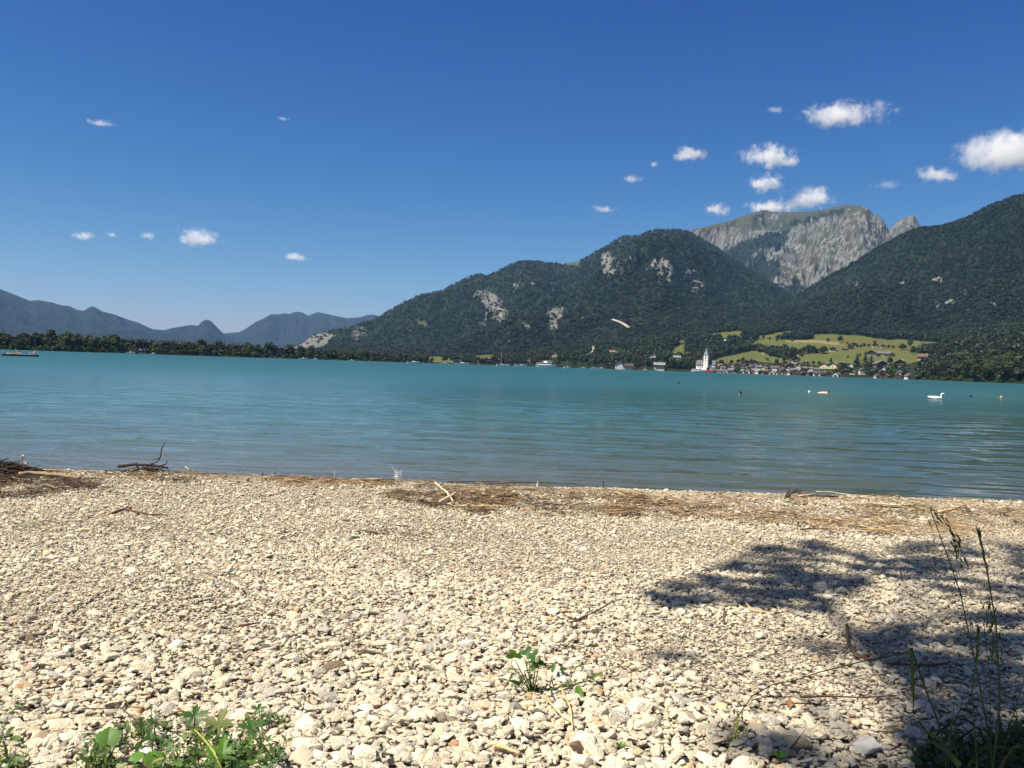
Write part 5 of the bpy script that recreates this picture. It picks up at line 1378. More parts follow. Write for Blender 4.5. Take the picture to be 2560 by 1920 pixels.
# ================================================================== DRIFTWOOD, STRAW, STICKS
M_STRAW = mat("straw", (.50, .36, .18), .8, .35, 4); M_TWIG = mat("brown_twig", (.115, .065, .04), .85, .35, 20); M_DARKTW = mat("dark_twig", (.045, .032, .025), .9, .35, 20); M_PALEW = mat("bleached_wood", (.50, .42, .30), .8, .25, 15); M_GREYW = mat("grey_driftwood", (.17, .14, .12), .9, .3, 20)
t = NT("reed_litter"); g_ = t.n("ShaderNodeNewGeometry"); tnn = t.attr('tone', 'INSTANCER')
t.base(t.ramp(tnn, [(0, (.04, .028, .02)), (.25, (.11, .073, .047)), (.45, (.23, .155, .09)), (.65, (.40, .28, .15)), (1, (.60, .46, .27))])); t.rough(.85); t.spec(.2); M_LIT = t.m
LP_ = []
for k in range(6):
    rr_ = random.Random(k); pts = [Vector(((i / 5 - .5), rr_.uniform(-.05, .05) * (k % 3), rr_.uniform(-.015, .03) * (1 + k % 2))) for i in range(6)]
    o = MB().tube(pts, [.012, .014, .013, .012, .01, .006], 5).build("litter_kind_%d" % k, M_LIT); COL.objects.unlink(o); LP_.append(o)
for k in range(3):      # leaf scraps
    o = MB().add([(-.5, 0, 0), (-.1, .16, .06), (.5, .02, .02), (.0, -.17, .07), (0, 0, .0)], [(0, 4, 1), (1, 4, 2), (2, 4, 3), (3, 4, 0)]).build("litter_kind_%d" % (6 + k), M_LIT); COL.objects.unlink(o); LP_.append(o)
LITZ = [([(-40, 1195), (110, 1178), (330, 1186), (520, 1200), (420, 1208), (250, 1215), (150, 1235), (-40, 1250)], 1500, .5), ([(330, 1184), (640, 1192), (1000, 1206), (1000, 1216), (640, 1210), (330, 1202)], 1700, .7), ([(640, 1196), (1060, 1196), (1100, 1214), (880, 1222), (700, 1216)], 1400, .85),
        ([(950, 1240), (1060, 1215), (1280, 1206), (1290, 1275), (1200, 1290), (1100, 1275)], 2900, .62), ([(1180, 1212), (1600, 1222), (1640, 1270), (1560, 1296), (1400, 1292), (1180, 1288)], 3300, .66),
        ([(1560, 1232), (2000, 1234), (2560, 1256), (2640, 1262), (2640, 1330), (2300, 1335), (2000, 1320), (1700, 1300), (1500, 1290)], 7500, .78), ([(1980, 1300), (2420, 1312), (2420, 1345), (2080, 1335)], 1300, .95),
        ([(-60, 1150), (160, 1190), (300, 1225), (-60, 1260)], 1700, .1), ([(150, 1290), (2500, 1330), (2600, 1500), (-50, 1450)], 260, .6), ([(-50, 1450), (2600, 1500), (2600, 1900), (-50, 1900)], 150, .7), ([(880, 1330), (1150, 1300), (1200, 1330), (1000, 1365)], 150, .5), ([(100, 1290), (600, 1330), (560, 1370), (60, 1330)], 160, .5)]
LX, LS, LR, LI, LT_ = [], [], [], [], []
lr = random.Random(9)
ng_ = np.random.default_rng(9)
for poly, cnt, bias in LITZ:
    xs_ = [a for a, b in poly]; ys_ = [b for a, b in poly]
    a = ng_.uniform(min(xs_), max(xs_), cnt * 9); b = ng_.uniform(min(ys_), max(ys_), cnt * 9)
    m_ = inpoly(a, b, poly); Q = on_beach_v(a[m_], b[m_])
    m_ = (Q[:, 1] < 12.0) & (fbm(Q[:, 0] * 3.1, Q[:, 1] * 5.2, 41, 4) > ng_.uniform(.30, .62, len(Q)))
    for q in Q[m_][:cnt]:
        L = min(.5, math.exp(lr.gauss(math.log(.075), .6)))
        LX.append((q[0], q[1], q[2] + .016 + lr.uniform(0, .03))); LS.append((L, min(L, .2) * lr.uniform(.3, .8), min(L, .2) * lr.uniform(.3, .8)))
        LR.append((0, lr.gauss(0, .14), lr.gauss(.0, .5) if lr.random() < .6 else lr.uniform(0, 3.14)))
        LI.append(lr.randrange(6) if lr.random() < .8 or q[1] < 8 else lr.randrange(6, 9)); LT_.append(min(1, max(0, lr.gauss(bias - .3, .3))))
tag(scatter("driftwood_litter", np.array(LX), np.array(LS), np.array(LR), np.array(LI), np.array(LT_), LP_), "tangled straw, reeds and bark washed up along the waterline", "debris", kind='stuff')

# brush heap at the left edge and the small twig heap beside it
def brush(cx_, cy_, wx_, wy_, hh, n_, seed, label, rad=.008, leaves=0):
    b_ = random.Random(seed); m_ = MB()
    for i in range(n_):
        u_, v_ = b_.gauss(0, .42), b_.gauss(0, .4); x_, y_ = cx_ + u_ * wx_, cy_ + v_ * wy_
        top_ = hh * max(.05, 1 - (u_ * u_ + v_ * v_) * 1.1); z_ = float(beach_z(x_, y_)) + b_.uniform(0, top_)
        a_ = b_.gauss(0, .7); L = b_.uniform(.08, .34); d_ = Vector((math.cos(a_), math.sin(a_) * .7, b_.uniform(-.35, .5))) * L; p_ = Vector((x_, y_, z_))
        m_.tube([p_ - d_ * .5, p_ + Vector((b_.uniform(-.02, .02), 0, b_.uniform(-.01, .03))), p_ + d_ * .5], [rad * b_.uniform(.5, 1.3), rad * .8, rad * .4], 5)
    for i in range(leaves):
        u_, v_ = b_.gauss(0, .36), b_.gauss(0, .36); x_, y_ = cx_ + u_ * wx_, cy_ + v_ * wy_; p_ = Vector((x_, y_, float(beach_z(x_, y_)) + b_.uniform(.0, hh * max(.02, 1 - (u_ * u_ + v_ * v_) * 2.2))))
        s_ = b_.uniform(.012, .03); m_.add([p_ + Vector((-s_, 0, 0)), p_ + Vector((0, -s_ * .5, s_ * .5)), p_ + Vector((s_, 0, b_.uniform(-s_, s_))), p_ + Vector((0, s_ * .5, -s_ * .4))], [(0, 1, 2, 3)])
    o = m_.build("brush_heap", M_DARKTW); tag(o, label, 'brush', kind='stuff'); return o
brush(-6.25, 10.6, .75, .42, .16, 460, 5, "dark heap of washed-up twigs at the left edge of the beach", .009, 500)
q_ = at(362, 1178, 11.3); brush(q_.x, q_.y, .34, .14, .08, 80, 6, "small tangle of brown twigs at the left waterline", .008, 60)
def stick(pts, rad, m, name, label, lift=.02, group=None, sides=7, cat=None, kids=()):
    P = [on_shore(a, b, c[0] if c else 0) + Vector((0, 0, lift)) for a, b, *c in pts]
    Q = []
    for i in range(len(P) - 1):
        for k in range(3):
            f_ = k / 3; j = P[i].lerp(P[i + 1], f_); j += Vector((lr.uniform(-1, 1), lr.uniform(-1, 1), lr.uniform(-.5, .5))) * rad * .35 * (1 if k else 0); Q.append(j)
    Q.append(P[-1]); n_ = len(Q)
    rs = [rad * (1 - .45 * i / (n_ - 1)) for i in range(n_)]
    o = MB().tube(Q, rs, sides).build(name, m, None, True)
    tag(o, label, cat or name.replace('_', ' '), group)
    for kp, kr in kids:
        PP = [on_shore(a, b, c[0] if c else 0) + Vector((0, 0, lift)) for a, b, *c in kp]
        MB().tube(PP, [kr] + [kr * .7] * (len(PP) - 2) + [kr * .3], 5).build("side_twig", m, o, True)
    return o
stick([(272, 1291), (290, 1284), (313, 1277), (340, 1284), (366, 1288), (372, 1292), (395, 1291), (418, 1293)], .013, M_TWIG, 'branch', 'bent forked brown branch lying on open gravel at the left', .02, kids=[([(313, 1277), (320, 1272), (322, 1268, .03)], .009)])
stick([(48, 1196), (75, 1193), (110, 1194), (150, 1197), (175, 1201), (200, 1204)], .032, mat('weathered_log', (.24, .18, .11), .85, .45, 7), 'log', 'pale splintered log half in shade at the left edge', .045, cat='log')
stick([(330, 1183), (345, 1181), (356, 1187), (364, 1194)], .028, M_GREYW, 'branch', 'thick grey curved branch end below the twig pile', .03)
stick([(295, 1176, .06), (330, 1175, .1), (365, 1172, .06), (420, 1178, .03)], .022, M_DARKTW, 'branch', 'dark branch with a tall thin twig rising at the waterline pile', .03,
      kids=[([(370, 1172, .05), (392, 1170, .12), (400, 1172, .28), (403, 1160, .42), (414, 1140, .4)], .011), ([(400, 1172, .28), (388, 1170, .22), (378, 1170, .16)], .008), ([(395, 1176, .05), (415, 1176, .14), (418, 1176, .22), (413, 1176, .24)], .010), ([(330, 1175, .1), (336, 1176, .2)], .011), ([(310, 1177, .06), (290, 1176, .16)], .004), ([(365, 1174, .05), (385, 1180, .1), (402, 1178, .05)], .006)])
stick([(337, 1168, .14), (343, 1176, .06), (352, 1182)], .018, M_GREYW, 'branch', 'short broken stub standing in the twig pile', .02)
stick([(380, 1181), (450, 1184), (520, 1188), (572, 1190)], .010, M_DARKTW, 'branch', 'long thin dark branch lying along the waterline', .02)
stick([(463, 1177, .06), (475, 1183, .01), (484, 1187)], .011, M_PALEW, 'stick', 'short bleached stick at the waterline right of the twig pile', .03)
stick([(54, 1163, .2), (62, 1168, .12), (68, 1174, .02)], .006, M_PALEW, 'stalk', 'pale stalk with a withered brown head at the far left waterline', .02, kids=[([(54, 1163, .2), (57, 1161, .24), (62, 1164, .2)], .018)])
stick([(1088, 1216), (1118, 1240), (1132, 1262)], .016, M_PALEW, 'stick', 'pale stick forming one arm of the crossed pair in the straw', .04)
stick([(1100, 1265), (1122, 1252), (1140, 1242)], .022, M_PALEW, 'stick', 'thick split stick crossing the other in the straw', .045)
stick([(1045, 1256), (1075, 1264), (1115, 1268), (1150, 1272)], .014, M_DARKTW, 'stick', 'dark stick under the crossed pale sticks', .03)
stick([(1128, 1272), (1200, 1272), (1290, 1270)], .009, M_STRAW, 'reed', 'long straight yellow reed below the crossed sticks', .03)
stick([(880, 1206), (930, 1204), (968, 1205)], .010, M_PALEW, 'stick', 'long pale stick on top of the berm near the feather', .04)
stick([(886, 1209), (920, 1206), (958, 1208)], .03, M_GREYW, 'driftwood_piece', 'grey weathered wood lump at the waterline left of the feather', .03, cat='driftwood')
stick([(1120, 1212), (1230, 1212), (1340, 1214), (1440, 1216)], .007, M_DARKTW, 'branch', 'thin dark branch lying straight above the straw bank', .04)
stick([(1970, 1248), (1990, 1240, .05), (2010, 1243), (2050, 1246), (2095, 1247)], .020, M_DARKTW, 'branch', 'gnarled dark branch on the berm at the right', .03, kids=[([(1994, 1240, .05), (1992, 1236, .1)], .012), ([(2000, 1241, .04), (2006, 1238, .08)], .008)])
stick([(2040, 1243, .03), (2080, 1242, .02), (2130, 1246), (2180, 1248)], .009, M_PALEW, 'reed', 'pale bent reed lying over the dark branch at the right', .04)
stick([(1964, 1248), (1972, 1238, .05), (1968, 1232, .08)], .02, M_DARKTW, 'root', 'black knotted root stub below the dark right branch', .02)
stick([(2140, 1265), (2200, 1266), (2260, 1270)], .012, M_PALEW, 'reed', 'straight pale reed in the right straw band', .03)
stick([(2180, 1270), (2240, 1275), (2290, 1268)], .011, M_DARKTW, 'branch', 'dark branch under the straight pale reed', .03)
stick([(2345, 1286), (2385, 1278), (2415, 1266)], .018, M_STRAW, 'reed', 'broad yellow reed slanting up near the right grass stalks', .03)
stick([(2000, 1328), (2030, 1326), (2080, 1326)], .008, M_TWIG, 'twig', 'reddish twig at the lower edge of the straw band', .02)
stick([(2078, 1310), (2094, 1316), (2105, 1318)], .028, M_DARKTW, 'bark_piece', 'curled black bark piece on pale gravel at the right', .02, cat='bark')
stick([(1425, 1566), (1470, 1546), (1525, 1524, .02)], .008, M_TWIG, 'twig', 'straight brown twig on gravel right of the middle', .02)
stick([(1085, 1495), (1110, 1486), (1135, 1480)], .007, M_STRAW, 'twig', 'thin tan twig on gravel in the middle of the beach', .02)
stick([(597, 1574), (625, 1570), (650, 1566)], .007, M_TWIG, 'twig', 'small brown twig on gravel left of the middle', .02)
stick([(50, 1604), (80, 1598), (115, 1592)], .014, M_GREYW, 'twig', 'grey weathered twig on gravel at the left', .02)
stick([(1240, 1884), (1270, 1894), (1298, 1906)], .0095, M_STRAW, 'reed', 'short yellow reed piece at the bottom middle', .03)
stick([(1365, 1762), (1390, 1795), (1412, 1814), (1430, 1828)], .0035, M_STRAW, 'dry_stem', 'dry straw stem running down from the seedling, left one', .03)
stick([(1402, 1738), (1420, 1775), (1428, 1805), (1430, 1845)], .0042, M_STRAW, 'dry_stem', 'dry straw stem running down from the seedling, right one', .03)
stick([(1233, 1833), (1262, 1806), (1288, 1778)], .004, M_STRAW, 'dry_stem', 'thin straw below left of the seedling', .025)
stick([(1810, 1530), (1812, 1550), (1805, 1562)], .006, M_TWIG, 'twig', 'small twig at the edge of the dappled shade', .02)
stick([(2116, 1586, .03), (2120, 1620), (2140, 1652), (2165, 1658), (2230, 1672), (2300, 1676), (2370, 1672)], .009, M_TWIG, 'branch', 'angled brown branch lying in the dappled shade', .025)
stick([(2000, 1760), (2080, 1758), (2150, 1762), (2240, 1756)], .005, M_TWIG, 'twig', 'long thin reddish twig in the lower right gravel', .03)
stick([(1950, 1780), (1990, 1776), (2050, 1778)], .004, M_DARKTW, 'twig', 'short dark twig beside the curled orange leaf', .03)
stick([(1860, 1508), (1880, 1534), (1912, 1538)], .010, M_STRAW, 'reed', 'split tan reed piece at the shade edge', .02)
stick([(2300, 1420), (2335, 1424), (2360, 1430)], .006, M_STRAW, 'reed', 'tan reed in the shade between the grass stalks', .02)
# curled leaf
p = on_beach(1978, 1788); v = []
for i in range(7):
    a = i / 6 * 4.2; v += [(math.cos(a) * .016, -.02, .016 + math.sin(a) * .016), (math.cos(a) * .018, .022, .02 + math.sin(a) * .018)]
o = MB().add(v, [(2 * i, 2 * i + 1, 2 * i + 3, 2 * i + 2) for i in range(6)]).build("dead_leaf", mat("orange_leaf", (.20, .075, .035), .7, .3, 60), None, True, p + Vector((0, 0, .022))); tag(o, "curled orange-brown dead leaf on the gravel", "leaf"); o.scale = (.85, .85, .85)
# feather
p = on_shore(998, 1206); fe = empty("feather", p + Vector((0, 0, .01)), .2); tag(fe, "white downy feather stuck upright in the straw at the waterline", "feather")
WF = mat("down", (.8, .8, .8), .9, .05, 10)
MB().tube([(-.10, 0, .2), (-.05, 0, .12), (0, 0, .04), (.01, 0, 0)], [.005, .005, .004, .003], 6).build("quill", WF, fe)
fr_ = random.Random(3); vm = MB()
for i in range(70):
    z_ = fr_.uniform(.0, .13); a = fr_.uniform(0, 6.28); L = fr_.uniform(.03, .065); b = Vector((-.02 + .01 * z_, 0, z_)); d_ = Vector((math.cos(a), math.sin(a) * .6, fr_.uniform(.1, .9))) * L
    s_ = Vector((-d_.z, 0, d_.x)).normalized() * .004; vm.add([b - s_, b + s_, b + d_ + s_ * .5, b + d_ - s_ * .5], [(0, 1, 2, 3)])
vm.build("vane", WF, fe)
for px_, py_, hh, lb, m_ in ((835, 1200, .12, 'thin pale upright stalk at the waterline left of the feather', M_PALEW), (1342, 1217, .07, 'short white upright stub on the berm', WF), (1507, 1219, .09, 'thin dark upright stalk on the berm', M_DARKTW), (676, 1195, .09, 'small dark leaning twig at the waterline', M_DARKTW), (655, 1194, .07, 'tiny dark upright twig at the waterline', M_DARKTW)):
    p = on_shore(px_, py_); dx = .08 if 'leaning' in lb else .01
    o = MB().tube([p, p + Vector((dx * .5, 0, hh * .5)), p + Vector((dx, 0, hh))], [.008, .007, .005], 6).build("stalk", m_); tag(o, lb, "stalk")

# ================================================================== PLANTS
LG = {}
def leafmat(name, c, var=.25, tr=.35):
    t = NT(name); g = t.n("ShaderNodeNewGeometry"); oi = t.n("ShaderNodeObjectInfo")
    n = t.noise(t.coord('Object'), 26, 4)
    f = t.math('ADD', t.math('MULTIPLY', n, .6), t.math('MULTIPLY', oi.outputs['Random'], .4))
    a = tuple(x * (1 - var) for x in c); b = tuple(min(1, x * (1 + var)) for x in c)
    cc = t.ramp(f, [(.25, a), (.75, b)]); t.base(cc); t.rough(.5); t.spec(.35)
    trn = t.n("ShaderNodeBsdfTranslucent"); t.l(t.mix(.5, cc, (c[0] * 1.6, c[1] * 1.5, c[2])), trn.inputs[0])
    ms = t.n("ShaderNodeMixShader"); ms.inputs[0].default_value = tr
    t.l(t.b.outputs[0], ms.inputs[1]); t.l(trn.outputs[0], ms.inputs[2]); t.l(ms.outputs[0], t.out.inputs[0])
    return t.m
ML1 = leafmat("fresh_green_leaf", (.075, .17, .022)); ML2 = leafmat("deep_green_leaf", (.035, .10, .02)); ML3 = leafmat("bronze_green_leaf", (.11, .13, .03)); ML4 = leafmat("grass_blade", (.055, .10, .02)); MSTEM = leafmat("green_stem", (.07, .11, .03), tr=.1); MREDST = leafmat("reddish_stem", (.12, .08, .04), tr=.1)
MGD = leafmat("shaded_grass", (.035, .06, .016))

def outline_leaf(kind, s, bend=.25, fold=.2):
    """leaf in its own plane: base at origin, tip along +y; returns verts, faces"""
    N = 84; out = []
    for i in range(N):
        th = -math.pi + 2 * math.pi * (i + .5) / N           # 0 = tip
        if kind == 'palmate':
            l = abs(math.cos(2.5 * th * .9)); r = .2 + .8 * l ** 1.15
            r *= .84 + .16 * math.cos(th * 21); r *= 1 - .42 * (abs(th) / math.pi) ** 4
            if abs(th) > 2.9: r *= .3
            out.append((math.sin(th) * r * .5, math.cos(th) * r * .5))
        elif kind == 'round':
            r = (.47 + .03 * math.cos(th * 5) + .025 * math.cos(th * 15)) * (1 - .35 * max(0, (abs(th) - 2.5) / .64))
            out.append((math.sin(th) * r * 1.08, math.cos(th) * r + .38))
        elif kind == 'lobed':
            r = .5 * (.72 + .28 * math.cos(3 * th)) * (1 + .08 * math.cos(13 * th))
            out.append((math.sin(th) * r, math.cos(th) * r + .35))
        else:                                                # oval
            out.append((math.sin(th) * .22, math.cos(th) * .5 + .5))
    v = []
    for fr in (0.0, .55, 1.0):
        for x, y in out:
            x_, y_ = x * fr, (y - .3) * fr + .3 if kind != 'palmate' else y * fr
            rr2 = math.hypot(x_, y_ if kind == 'palmate' else y_ - .3)
            z_ = -bend * rr2 ** 2 + fold * abs(x_) - (.0 if kind != 'palmate' else .08 * math.cos(2.5 * math.atan2(x_, y_ + 1e-6)) * rr2)
            v.append((x_ * s, y_ * s, z_ * s))
    f = []
    for k in range(2):
        for i in range(N): f.append((k * N + i, k * N + (i + 1) % N, (k + 1) * N + (i + 1) % N, (k + 1) * N + i))
    return v, f
def leaf_at(parent, pos, s, kind, m, az, tilt, name='leaf', roll=0.):
    v, f = outline_leaf(kind, s)
    o = MB().add(v, f).build(name, m, parent, True)
    o.location = pos; o.rotation_euler = (tilt, roll, az)
    return o
pr_ = random.Random(21)
def stem_to(parent, a, b, r, m, sag=.15):
    a, b = Vector(a), Vector(b); mid = (a + b) / 2 + Vector((0, 0, sag * (b - a).length)) * .5 + Vector((pr_.uniform(-1, 1), pr_.uniform(-1, 1), 0)) * .04 * (b - a).length
    MB().tube([a, a.lerp(mid, .55) , mid, mid.lerp(b, .6), b], [r, r, r * .9, r * .8, r * .6], 6).build("stem", m, parent, True)

# seedling in the middle
e = empty("wild_plant", on_beach(1330, 1738)); tag(e, "green seedling with rounded lobed leaves growing from gravel in the middle", "plant")
B = e.location.copy()
def rel(px, py, dy): return at(px, py, B.y + dy) - B
for (a, b, dy, s, kd, m, az, ti, ro_) in [(1287, 1648, -.02, .055, 'lobed', ML1, 2.9, 1.0, 0.1), (1310, 1642, .02, .045, 'lobed', ML2, -.4, .7, .3), (1324, 1652, .0, .05, 'lobed', ML2, -1.0, .9, 0), (1347, 1666, .02, .04, 'lobed', ML2, -.3, .9, -.3), (1338, 1672, -.01, .035, 'lobed', ML1, .6, .9, 0),
                                       (1292, 1676, -.01, .035, 'oval', ML1, 1.3, .1, 0), (1310, 1678, -.02, .032, 'oval', ML1, -1.5, .2, 0), (1300, 1712, .0, .04, 'oval', ML2, 1.2, .3, 0), (1268, 1700, .0, .03, 'oval', ML3, 1.5, .1, 0)]:
    q = rel(a, b, dy); stem_to(e, (0, 0, 0), q, .0026, MSTEM, .12); leaf_at(e, q, s * 1.4, kd, m, az, ti, roll=ro_)
tf = MB()
for i in range(26):
    a = pr_.uniform(0, 6.28); L = pr_.uniform(.02, .05); d_ = Vector((math.cos(a) * .7, math.sin(a) * .7, pr_.uniform(.3, 1.2))) * L; s_ = Vector((-math.sin(a), math.cos(a), 0)) * .003
    b_ = Vector((pr_.uniform(-.025, .035), pr_.uniform(-.02, .02), 0)); tf.add([b_ - s_, b_ + s_, b_ + d_ * .6 + s_ * .8 + Vector((0, 0, .01)), b_ + d_, b_ + d_ * .6 - s_ * .8 + Vector((0, 0, .01))], [(0, 1, 2, 3, 4)])
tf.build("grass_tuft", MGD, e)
e = empty("wild_plant", on_beach(1382, 1756)); tag(e, "creeping green weed with a pale flat leaf right of the seedling", "plant"); B = e.location.copy()
for pts in ([(1384, 1752), (1420, 1738), (1450, 1724), (1475, 1718)], [(1376, 1740), (1410, 1734), (1440, 1728)], [(1378, 1755), (1374, 1730), (1380, 1706)], [(1420, 1738), (1416, 1715), (1412, 1700)]):
    Q = [on_beach(a, b) + Vector((0, 0, .03)) - B for a, b in pts]; MB().tube(Q, [.003] * len(Q), 6).build("stem", MSTEM, e, True)
for a, b, s, kd, m, az, ti in [(1443, 1738, .062, 'oval', ML1, 3.3, -.5), (1408, 1700, .03, 'lobed', ML2, .4, .6), (1418, 1694, .03, 'oval', ML3, -1.2, .3), (1436, 1690, .035, 'oval', ML3, -1.5, .2), (1380, 1704, .035, 'oval', ML2, -.3, .8), (1368, 1690, .03, 'oval', ML3, -1.4, .1), (1480, 1716, .03, 'lobed', ML3, -1.2, .2), (1495, 1712, .035, 'lobed', ML3, -.6, .3), (1488, 1724, .03, 'oval', ML2, 1.2, .3)]:
    leaf_at(e, on_beach(a, b) + Vector((0, 0, .04)) - B, s * 1.25, kd, m, az, ti)
e = empty("wild_plant", on_beach(905, 1640)); tag(e, "tiny green sprout among gravel left of the seedling", "plant")
for k in range(5): leaf_at(e, Vector((0, 0, .015)), .03, 'oval', ML3, k * 1.3, .4)
e = empty("wild_plant", on_beach(1553, 1880)); tag(e, "tiny green tuft near the bottom middle right", "plant")
for k in range(7): leaf_at(e, Vector((0, 0, .01)), .028, 'oval', ML1, k * .9, .8)
e = empty("wild_plant", on_beach(1950, 1905)); tag(e, "small green tuft below the ochre stone at the bottom edge", "plant")
for k in range(8): leaf_at(e, Vector((0, 0, .01)), .035, 'oval', ML1, k * .8, .7)

# leafy patch at the bottom left
def herb(base, leaves, label, kind='palmate', m=ML2, st=MSTEM):
    B = on_beach(*base); e = empty("wild_plant", B); tag(e, label, "plant")
    for (a, b, dy, s, az, ti) in leaves:
        q = at(a, b, B.y + dy) - B
        stem_to(e, (0, 0, 0), q, .0028, st, .1); leaf_at(e, q, s * (1.2 if kind == 'palmate' else .7), kind, m, az, ti)
herb((487, 1850), [(487, 1790, .03, .105, .2, .55)], 'single deeply cut green leaf on a reddish stalk above the leafy patch', st=MREDST, m=ML2)
herb((545, 1880), [(546, 1811, .02, .125, -.3, .9)], 'bronze-green palm-shaped leaf, largest of the leafy patch', m=ML3)
herb((660, 1850), [(630, 1818, .02, .10, .5, .4), (646, 1772, .1, .06, 0, .5)], 'dark cut leaf with a small yellow-green one above at the right of the patch', m=ML2)
herb((560, 1925), [(556, 1882, .0, .115, .2, .7), (535, 1905, -.05, .08, 1.2, .6)], 'bright palm-shaped leaf low in the middle of the patch', m=ML1)
herb((300, 1925), [(268, 1866, .0, .105, .3, .75)], 'big rounded leaf at the left of the leafy patch', 'round', ML1)
herb((340, 1935), [(395, 1916, -.02, .10, .9, .6), (330, 1905, 0, .07, -.5, .5)], 'rounded bright leaves at the bottom edge of the patch', 'round', ML1)
herb((390, 1900), [(375, 1850, .03, .06, .4, .7), (410, 1862, .02, .055, -.7, .6), (352, 1875, .02, .05, 1.0, .6)], 'small lobed leaves in the upper left of the patch', 'lobed', ML2)
herb((380, 1880), [(378, 1775, .06, .035, .4, .8), (368, 1795, .05, .035, -1.2, .6), (380, 1810, .04, .04, 1.2, .6), (362, 1822, .03, .04, 0, .6), (390, 1792, .04, .035, -.8, .5)], 'upright sprig with small leaves above the patch', 'oval', ML2)
# straw stalks of the patch
def stalk_px(pts, rad, m, label, name='stalk', Y=None, cat='stalk'):
    P = [at(a, b, y) for a, b, y in pts]; n_ = len(P)
    o = MB().tube(P, [rad * (1 - .5 * i / (n_ - 1)) for i in range(n_)], 6).build(name, m, None, True); tag(o, label, cat); return o
yb = on_beach(560, 1915).y
stalk_px([(555, 1925, yb - .1), (535, 1880, yb - .05), (510, 1848, yb), (487, 1824, yb + .05)], .0055, leafmat("yellow_stalk", (.34, .34, .07), tr=.1), 'thick yellow stalk leaning over the leafy patch')
yb = on_beach(370, 1840).y
stalk_px([(372, 1838, yb), (340, 1800, yb + .02), (310, 1776, yb + .04), (286, 1757, yb + .06)], .004, MREDST, 'dark bare stem leaning left above the leafy patch')
stalk_px([(310, 1779, yb + .04), (325, 1764, yb + .06), (345, 1748, yb + .08)], .0025, MREDST, 'thin forked twig crossing the leaning dark stem')
# low mixed growth
t = NT("low_weeds"); tnn = t.attr('tone', 'INSTANCER')
cc = t.ramp(tnn, [(0, (.03, .065, .015)), (.5, (.065, .125, .025)), (.85, (.12, .19, .035)), (1, (.25, .25, .07))]); t.base(cc); t.rough(.55)
trn = t.n("ShaderNodeBsdfTranslucent"); t.l(cc, trn.inputs[0]); ms = t.n("ShaderNodeMixShader"); ms.inputs[0].default_value = .35; t.l(t.b.outputs[0], ms.inputs[1]); t.l(trn.outputs[0], ms.inputs[2]); t.l(ms.outputs[0], t.out.inputs[0])
MW = t.m; WK = []
for k in range(4):
    v, f = outline_leaf(['oval', 'lobed', 'oval', 'lobed'][k], 1.); o = MB().add(v, f).build("weed_kind_%d" % k, MW, None, True); COL.objects.unlink(o); WK.append(o)
for k in range(3):
    m_ = MB(); rk_ = random.Random(k)
    for i in range(9):
        a = rk_.uniform(0, 6.28); zz = i / 9; d_ = Vector((math.cos(a), math.sin(a), .5)) * .22; s_ = Vector((-math.sin(a), math.cos(a), 0)) * .05; b_ = Vector((0, 0, zz)); m_.add([b_, b_ + d_ * .5 + s_, b_ + d_, b_ + d_ * .5 - s_], [(0, 1, 2, 3)])
    m_.tube([(0, 0, 0), (.03, 0, .5), (0, .03, 1)], [.018, .014, .006], 5); o = m_.build("weed_kind_%d" % (4 + k), MW); COL.objects.unlink(o); WK.append(o)
o = MB().add([(-.03, 0, 0), (.03, 0, 0), (.05, .1, .5), (.0, .45, .95), (.035, .1, .5)], [(0, 1, 2, 3)]).build("weed_kind_7", MW); COL.objects.unlink(o); WK.append(o)
PX_, PS, PR, PI_, PT = [], [], [], [], []
def weeds(poly, n_, smin, smax, tone, seed, hmax=.05, dens=.42):
    w_ = random.Random(seed); xs_ = [a for a, b in poly]; ys_ = [b for a, b in poly]; wr = np.random.default_rng(seed)
    a = wr.uniform(min(xs_), max(xs_), n_ * 8); b = wr.uniform(min(ys_), max(ys_), n_ * 8)
    m_ = inpoly(a, b, poly); Q = on_beach_v(a[m_], b[m_])
    Q = Q[fbm(Q[:, 0] * 7, Q[:, 1] * 7, 55, 3) > wr.uniform(dens - .12, dens + .12, len(Q))][:n_]
    for q in Q:
        ty_ = w_.choice([0, 0, 1, 1, 2, 3, 4, 5, 6, 7, 7]); s = w_.uniform(smin, smax)
        if ty_ >= 4: s *= 2.1
        PX_.append((q[0], q[1], q[2] + (w_.uniform(.01, hmax) if ty_ < 4 else 0))); PS.append((s, s, s)); PR.append((w_.uniform(.0, .9) if ty_ < 4 else w_.gauss(0, .2), w_.gauss(0, .3), w_.uniform(0, 6.28))); PI_.append(ty_); PT.append(min(1, max(0, w_.gauss(tone, .2))))
weeds([(215, 1905), (260, 1850), (350, 1840), (460, 1850), (520, 1862), (650, 1850), (700, 1870), (700, 1990), (190, 1990)], 560, .020, .048, .5, 1, .07)
weeds([(340, 1820), (500, 1815), (540, 1850), (340, 1850)], 60, .018, .035, .55, 2, .04)
weeds([(600, 1800), (680, 1795), (770, 1830), (720, 1870), (620, 1860)], 130, .012, .026, .75, 3, .02)
weeds([(-60, 1840), (30, 1862), (65, 1900), (60, 1990), (-60, 1990)], 170, .02, .045, .6, 4, .06)
weeds([(20, 1765), (60, 1765), (60, 1800), (20, 1800)], 14, .015, .03, .4, 5, .03)
weeds([(2290, 1905), (2360, 1870), (2440, 1880), (2560, 1840), (2640, 1850), (2640, 1990), (2270, 1990)], 420, .03, .06, .18, 6, .07, .34)
weeds([(1270, 1690), (1340, 1700), (1370, 1745), (1330, 1765), (1280, 1740)], 70, .012, .022, .35, 7, .02, .3)
weeds([(1400, 1690), (1500, 1700), (1500, 1730), (1400, 1740)], 24, .012, .022, .6, 8, .02)
